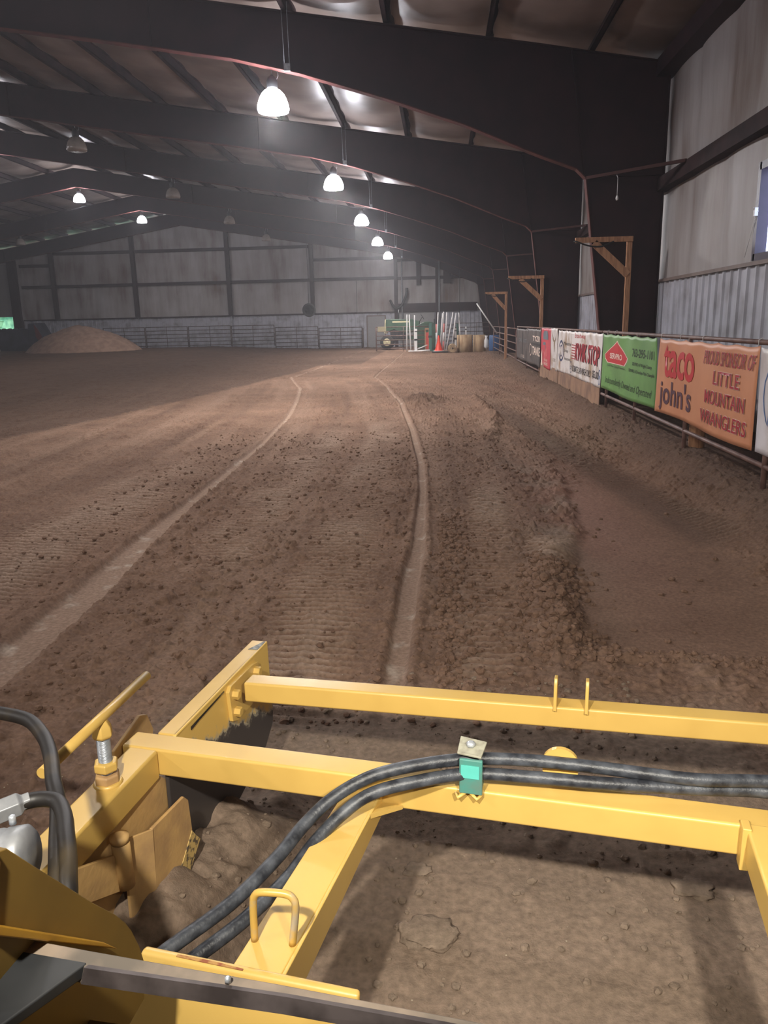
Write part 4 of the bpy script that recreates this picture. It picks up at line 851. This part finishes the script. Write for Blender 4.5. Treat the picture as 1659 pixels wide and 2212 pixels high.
fl = MB(); fl.prism([(-1.135, 2.345, .588), (-1.135, 2.30, .596), (-1.135, 2.13, .596), (-1.135, 2.112, .580), (-1.135, 2.125, .470), (-1.135, 2.160, .455), (-1.135, 2.345, .455)], (.014, 0, 0)); fl = fl.build('bolt_plate', yellow, T, bevel=.002)
for w_, z in ((2.315, .565), (2.145, .560), (2.150, .495), (2.315, .495)):
    b = MB(); b.lathe([(.017, 0), (.017, .018), (.014, .021)], (-1.121, w_, z), 6, 'x'); o = b.build('bolt', yellow, fl); o.rotation_euler = (0, 0, 0)
    for p in o.data.polygons: p.use_smooth = False
# outer bracket plate
MB().prism([(-1.275, 1.70, .40), (-1.275, 1.70, .585), (-1.275, 1.84, .625), (-1.275, 1.875, .61), (-1.275, 1.90, .55), (-1.275, 1.86, .40)], (-.012, 0, 0)).build('end_bracket', tan_y, T, bevel=.003)
# ears on front beam, lifting eye on rear beam
for u in (-.081, .012):
    MB().prism([(u-.005, 2.20, .59), (u-.005, 2.275, .59), (u-.005, 2.275, .66), (u-.005, 2.255, .685), (u-.005, 2.22, .69), (u-.005, 2.205, .67)], (.010, 0, 0)).build('pin_ear', yellow, T, bevel=.002)
b = MB(); n = 20; c = (-.048, 1.805, .638); out_ = [(c[0]+.044*math.cos(math.pi*k/n), c[2]+.025+.036*math.sin(math.pi*k/n)) for k in range(n+1)] + [(c[0]-.044, .575), (c[0]+.044, .575)]
inn_ = [(c[0]+.013*math.cos(2*math.pi*k/23+math.pi/23), c[2]+.022+.013*math.sin(2*math.pi*k/23)) for k in range(23)]
OUTV = [(c[0]+.044, .575)] + out_[:n+1] + [(c[0]-.044, .575)]
for side in (0, .010):
    pass
rows = []
for k in range(24):   # ring between eye outline and hole
    a = 2*math.pi*k/24; ca, sa = math.cos(a), math.sin(a); ro = .044 if sa >= 0 else min(.06, .044/max(abs(ca), .72))
    zo = c[2]+.022 + (.040*sa if sa >= 0 else .045*sa); xo = c[0]+ro*ca
    rows.append([b.bm.verts.new(p) for p in ((xo, 1.800, zo), (c[0]+.013*ca, 1.800, c[2]+.022+.013*sa), (c[0]+.013*ca, 1.812, c[2]+.022+.013*sa), (xo, 1.812, zo))])
for k in range(24):
    A, B = rows[k], rows[(k+1) % 24]
    for i in range(4): b.bm.faces.new((A[i], A[(i+1) % 4], B[(i+1) % 4], B[i]))
b.build('lifting_eye', yellow, T)
# struts back to the hitch
MB().hexa([(-.628, 1.10, .545), (-.528, 1.10, .545), (-.500, 1.72, .545), (-.592, 1.72, .545)], [(-.628, 1.10, .56), (-.528, 1.10, .56), (-.500, 1.72, .56), (-.592, 1.72, .56)]).build('strut', yellow, T, bevel=.003)
MB().hexa([(-.528, 1.10, .46), (-.520, 1.10, .46), (-.494, 1.72, .50), (-.502, 1.72, .50)], [(-.528, 1.10, .56), (-.520, 1.10, .56), (-.494, 1.72, .56), (-.502, 1.72, .56)]).build('strut_web', yellow, T, bevel=.002)
MB().hexa([(.395, 1.10, .50), (.50, 1.10, .50), (.47, 1.735, .52), (.375, 1.735, .52)], [(.395, 1.10, .585), (.50, 1.10, .585), (.47, 1.735, .605), (.375, 1.735, .605)]).build('strut', yellow, T, **TB)
MB().box(.365, .385, 1.70, 1.74, .50, .61).build('gusset', yellow, T, bevel=.003)
MB().prism([(-.50, 1.72, .52), (-.44, 1.72, .52), (-.50, 1.62, .55)], (0, 0, .012)).build('gusset', yellow, T)
# grab handle on the strut
b = MB(); zb = .56; hp = spline([(-.612, 1.181, zb), (-.609, 1.180, zb+.085), (-.603, 1.180, zb+.108), (-.588, 1.181, zb+.116), (-.545, 1.187, zb+.116), (-.528, 1.188, zb+.108), (-.523, 1.188, zb+.085), (-.534, 1.188, zb)], 5)
b.tube(hp, .0075, 12).build('grab_handle', mat('worn yellow rod', (.60, .38, .09, 1), .35, c2=(.40, .38, .34, 1), scale=18, det=5, lo=.5, hi=.72), T)
# hitch plate
MB().hexa([(-.845, 1.045, .43), (-.372, 1.050, .43), (-.372, 1.065, .43), (-.845, 1.060, .43)], [(-.815, 1.096, .565), (-.370, 1.100, .565), (-.370, 1.117, .565), (-.815, 1.115, .565)]).build('hitch_plate', yellow, T, bevel=.007)
MB().prism([(-.46, 1.085, .54), (-.46, 1.10, .50), (-.395, 1.10, .50), (-.395, 1.085, .54)], (0, .004, 0)).build('hitch_lip', yellow, T)
rst = mat('rust', (.28, .09, .04, 1), .8, c2=(.45, .25, .08, 1), scale=50, lo=.45, hi=.6)
MB().prism([(-.74, 1.100, .5655), (-.60, 1.100, .5655), (-.60, 1.104, .5655), (-.66, 1.107, .5655), (-.74, 1.106, .5655)], (0, 0, .0012)).build('rust_streak', rst, T)
# screw jack on the side beam
jx = lambda z: -1.187
J = MB().tube([(jx(.57), 1.543, .57), (jx(.745), 1.543, .745)], .0150, 18).build('jack_screw', zinc, T)
b = MB()
for k in range(42):
    z = .615+k*.0033; b.lathe([(.0150, -.0014), (.0178, 0), (.0150, .0014)], (jx(z), 1.543, z), 16, caps=False)
b.build('thread', zinc, J)
for z, r, m_ in ((.603, .033, tan_y), (.638, .032, yellow)):
    b = MB(); b.lathe([(r*.9, 0), (r, .004), (r, .022), (r*.9, .026)], (jx(z), 1.543, z), 6); b.build('hex_nut', m_, J, bevel=.002)
b = MB(); b.lathe([(.040, 0), (.034, .010)], (jx(.6), 1.543, .597), 20); b.build('weld_bead', yellow, J)
b = MB(); b.lathe([(.022, 0), (.028, .008), (.026, .030), (.016, .048)], (jx(.737), 1.543, .730), 6); b.build('jack_head', yellow, J, bevel=.003)
MB().tube([(-1.213, 1.80, .780), (-1.158, 1.285, .790)], .0130, 16).build('turning_bar', yellow, J)
# moldboard pieces under the side beam
MB().prism([(-1.15, 1.25, .50), (-1.15, 1.72, .515), (-1.15, 1.80, .44), (-1.15, 1.78, .30), (-1.15, 1.60, .20), (-1.15, 1.40, .17), (-1.15, 1.25, .30)], (-.012, 0, 0)).build('wing_plate', tan_y, T, bevel=.002)
b = MB(); q = [(-1.085, 1.55, .475), (-1.080, 1.706, .470), (-1.080, 1.728, .445), (-1.080, 1.735, .341), (-1.080, 1.762, .288), (-1.080, 1.66, .20), (-1.08, 1.60, .15), (-1.085, 1.54, .12)]
b.prism(q, (.010, 0, 0)); b.build('blade_wing', tan_y, T, bevel=.003)
MB().prism([(-1.080, 1.55, .475), (-1.115, 1.475, .49), (-1.12, 1.47, .12), (-1.085, 1.54, .12)], (.008, 0, 0)).build('blade_wing_side', tan_y, T, bevel=.002)
MB().prism([(-1.0695, 1.728, .345), (-1.0695, 1.745, .32), (-1.0695, 1.768, .290), (-1.0695, 1.66, .20), (-1.0695, 1.60, .15), (-1.0695, 1.565, .20), (-1.0695, 1.60, .245), (-1.0695, 1.63, .26), (-1.0695, 1.67, .29)], (.002, 0, 0)).build('paint_flakes', mat('flaking paint', (.62, .44, .16, 1), .6, c2=(.12, .09, .06, 1), scale=60, det=9, lo=.5, hi=.6), T)
MB().prism([(-1.12, 1.29, .545), (-1.12, 1.435, .475), (-1.12, 1.44, .365), (-1.12, 1.28, .45)], (.010, 0, 0)).build('hinge_tab', tan_y, T, bevel=.002)
hg = MB().tube([(-1.105, 1.455, .50), (-1.105, 1.459, .37)], .023, 16).build('hinge_barrel', tan_y, T); MB().lathe([(.012, 0), (.024, .004), (.024, .018), (.012, .022)], (-1.105, 1.454, .50), 16).build('pin_head', tan_y, hg)
# hose clamp on the rear beam
ck = MB().box(-.285, -.235, 1.713, 1.758, .60, .655).build('hose_clamp', teal, T, bevel=.004)
MB().hexa([(-.298, 1.722, .697), (-.236, 1.712, .697), (-.230, 1.775, .705), (-.300, 1.790, .705)], [(-.298, 1.722, .703), (-.236, 1.712, .703), (-.230, 1.775, .711), (-.300, 1.790, .711)]).build('clamp_cap', clampcap, T, bevel=.002)
MB().lathe([(.012, 0), (.012, .008), (.006, .012)], (-.268, 1.752, .708), 6).build('clamp_bolt', zinc, T)
MB().box(-.290, -.232, 1.705, 1.715, .60, .695).build('clamp_body', teal, T, bevel=.003)
MB().box(-.285, -.240, 1.7035, 1.7055, .645, .68).build('clamp_sticker', flat('teal sticker', lin(96, 196, 184), .5), T)
MB().tube([(-.300, 1.712, .594), (-.292, 1.700, .590), (-.275, 1.712, .600)], .005, 8).tube([(-.262, 1.712, .600), (-.245, 1.702, .590), (-.235, 1.714, .597)], .005, 8).build('clamp_weld', yellow, T)
# two long hoses
def mhose(pts, r, name, label, m=rubber, k=8, ends=None):
    o = MB().tube(spline([Vector(p) for p in pts], k), r, 16).build(name, m); o.rotation_euler = (0, 0, AZ); tag(o, label, 'hose', 'hydraulic hoses'); return o
HA = [[1.1,1.86,.64],[.70,1.855,.655],[0.437,1.830,.66],[0.268,1.797,.662],[0.053,1.793,.665],[-0.116,1.783,.668],[-0.268,1.748,.673],[-0.394,1.698,.668],[-0.502,1.65,.65],[-0.584,1.592,.615],[-0.635,1.522,.58],[-0.670,1.43,.55],[-0.726,1.307,.52],[-0.804,1.182,.50],[-.87,1.07,.48]]
HB = [[1.1,1.80,.625],[.70,1.815,.635],[0.439,1.826,.635],[0.270,1.800,.635],[0.054,1.765,.640],[-0.113,1.748,.643],[-0.265,1.725,.645],[-0.387,1.668,.642],[-0.494,1.620,.622],[-0.560,1.565,.585],[-0.603,1.495,.552],[-0.635,1.403,.522],[-0.687,1.29,.50],[-0.752,1.195,.478],[-.82,1.09,.46]]
mhose(HA, .0160, 'hydraulic_hose', 'black hydraulic hose clamped over the rear beam, upper of the pair')
mhose(HB, .0160, 'hydraulic_hose', 'black hydraulic hose clamped over the rear beam, lower of the pair')
mhose([(-1.40,1.36,.88),(-1.289,1.328,.90),(-1.203,1.315,.90),(-1.120,1.262,.90),(-1.052,1.198,.90),(-.985,1.12,.90),(-0.938,1.070,.89),(-0.885,.995,.87),(-.845,.94,.86),(-.82,.90,.84)], .0150, 'hydraulic_hose', 'thick black hose arching in from the left edge of the photo', rubber2)
mhose([(-1.000,1.040,.900),(-.974,1.062,.90),(-.935,1.064,.90),(-.893,1.030,.90),(-.855,.985,.90),(-.822,.945,.895),(-.797,.91,.885),(-.780,.885,.87),(-.77,.86,.85)], .0145, 'hydraulic_hose', 'black hose curving down from the grey hexagonal fitting', rubber2)
# ------------------------------------------------------------------ loader front seen from the cab
K = thing('loader', 'front of the yellow loader with its arm and dusty cab sill', 'loader', (0, 0, 0), AZ)
MB().prism([(-.70, .700, 1.11), (-.70, .738, 1.056), (-.70, .782, .995), (-.70, .842, .911), (-.70, .890, .849), (-.70, .912, .815), (-.70, .925, .788), (-.70, .940, .745), (-.70, .948, .707), (-.70, .938, .640), (-.70, .80, .62), (-.70, .60, .80), (-.70, .60, 1.15)], (-.018, 0, 0)).build('arm_plate', shaded_yellow, K, bevel=.002)
MB().prism([(-.699, .640, 1.052), (-.699, .831, .854), (-.699, .86, .816), (-.699, .64, 1.035)], (.02, 0, 0)).build('arm_rib', amber, K, bevel=.002)
f = MB().lathe([(.022, 0), (.024, .006), (.024, .055), (.016, .062), (.016, .075)], (0, 0, 0), 6).build('hose_fitting', galv, K, bevel=.002); f.location = (-1.035, 1.0, .895); f.rotation_euler = Vector((.035, .040, .005)).to_track_quat('Z', 'X').to_euler()
for s_ in (-1, 1):
    wlf = MB().box(.52*s_-.05, .52*s_+.05, -.05, .02, 2.06, 2.15).build('work_light', blackp, K, bevel=.006)
cl = MB().lathe([(.018, -.065), (.042, -.062), (.048, -.05), (.048, -.01), (.045, 0), (.048, .004), (.048, .03), (.040, .038), (.01, .040)], (0, 0, 0), 28).build('pivot_collar', galv, K, smooth=True)
cl.location = (-.905, .905, .905); cl.rotation_euler = Vector((.9, .30, .12)).to_track_quat('Z', 'X').to_euler()
MB().lathe([(.006, 0), (.006, .014), (.003, .016)], (-.905, .925, .955), 8).build('grease_nipple', zinc, K)
b = MB(); pts_ = [(-.715, .56, 1.21), (-.715, .665, 1.155), (-.715, .684, 1.104), (-.715, .666, 1.045), (-.715, .660, 1.018), (-.715, .56, 1.02)]
b.prism(pts_, (.020, 0, 0)).build('arm_link', amber, K, bevel=.004)
MB().hexa([(-.95, .675, .925), (-.60, .698, .925), (-.336, .719, .925), (-.10, .730, .925), (.02, .73, .925), (.02, .760, .925), (-.094, .753, .925), (-.354, .748, .925), (-.613, .738, .925), (-.95, .728, .925)],
          [(-.95, .675, .950), (-.603, .701, .950), (-.336, .722, .950), (-.141, .729, .950), (.02, .731, .950), (.02, .745, .950), (-.094, .741, .950), (-.354, .735, .950), (-.613, .725, .950), (-.95, .715, .950)]).build('cab_sill', dusty_steel, K, bevel=.002)
MB().hexa([(-.610, .692, .930), (-.336, .713, .930), (-.10, .723, .930), (.02, .724, .930), (.02, .7285, .930), (-.141, .7275, .930), (-.336, .719, .930), (-.603, .699, .930)],
          [(-.606, .697, .9515), (-.336, .718, .9515), (-.10, .7265, .9515), (.02, .7285, .9515), (.02, .732, .9515), (-.141, .731, .9515), (-.336, .723, .9515), (-.603, .703, .9515)]).build('sill_edge', sill_edge, K)
MB().hexa([(-.95, .56, .93), (-.655, .60, .93), (-.612, .700, .93), (-.95, .690, .93)], [(-.95, .56, .946), (-.655, .60, .946), (-.606, .706, .9525), (-.95, .690, .9525)]).build('corner_pad', black_rub, K, bevel=.003)
MB().lathe([(.0045, 0), (.0045, .006), (.002, .008)], (-.415, .722, .951), 6).build('sill_screw', zinc, K)
# sloping yellow front panel below the sill with a black disc for the dark of a round opening
b = MB(); b.hexa([(-.74, .80, .72), (.10, .87, .72), (.10, .50, .66), (-.74, .42, .66)], [(-.74, .80, .735), (.10, .87, .735), (.10, .50, .675), (-.74, .42, .675)]); b.build('floor_panel', shaded_yellow, K)  # takes the darkened yellow, standing for shade under the sill
MB().lathe([(.055, 0), (.055, .003)], (-.50, .70, .7235), 28).build('opening_dark_disc', blackp, K)
MB().prism([(-.36, .74, .735), (-.30, .80, .765), (-.20, .83, .775), (-.05, .84, .775), (-.05, .60, .74), (-.36, .60, .72)], (0, 0, -.02)).build('raised_panel', amber, K, bevel=.01)
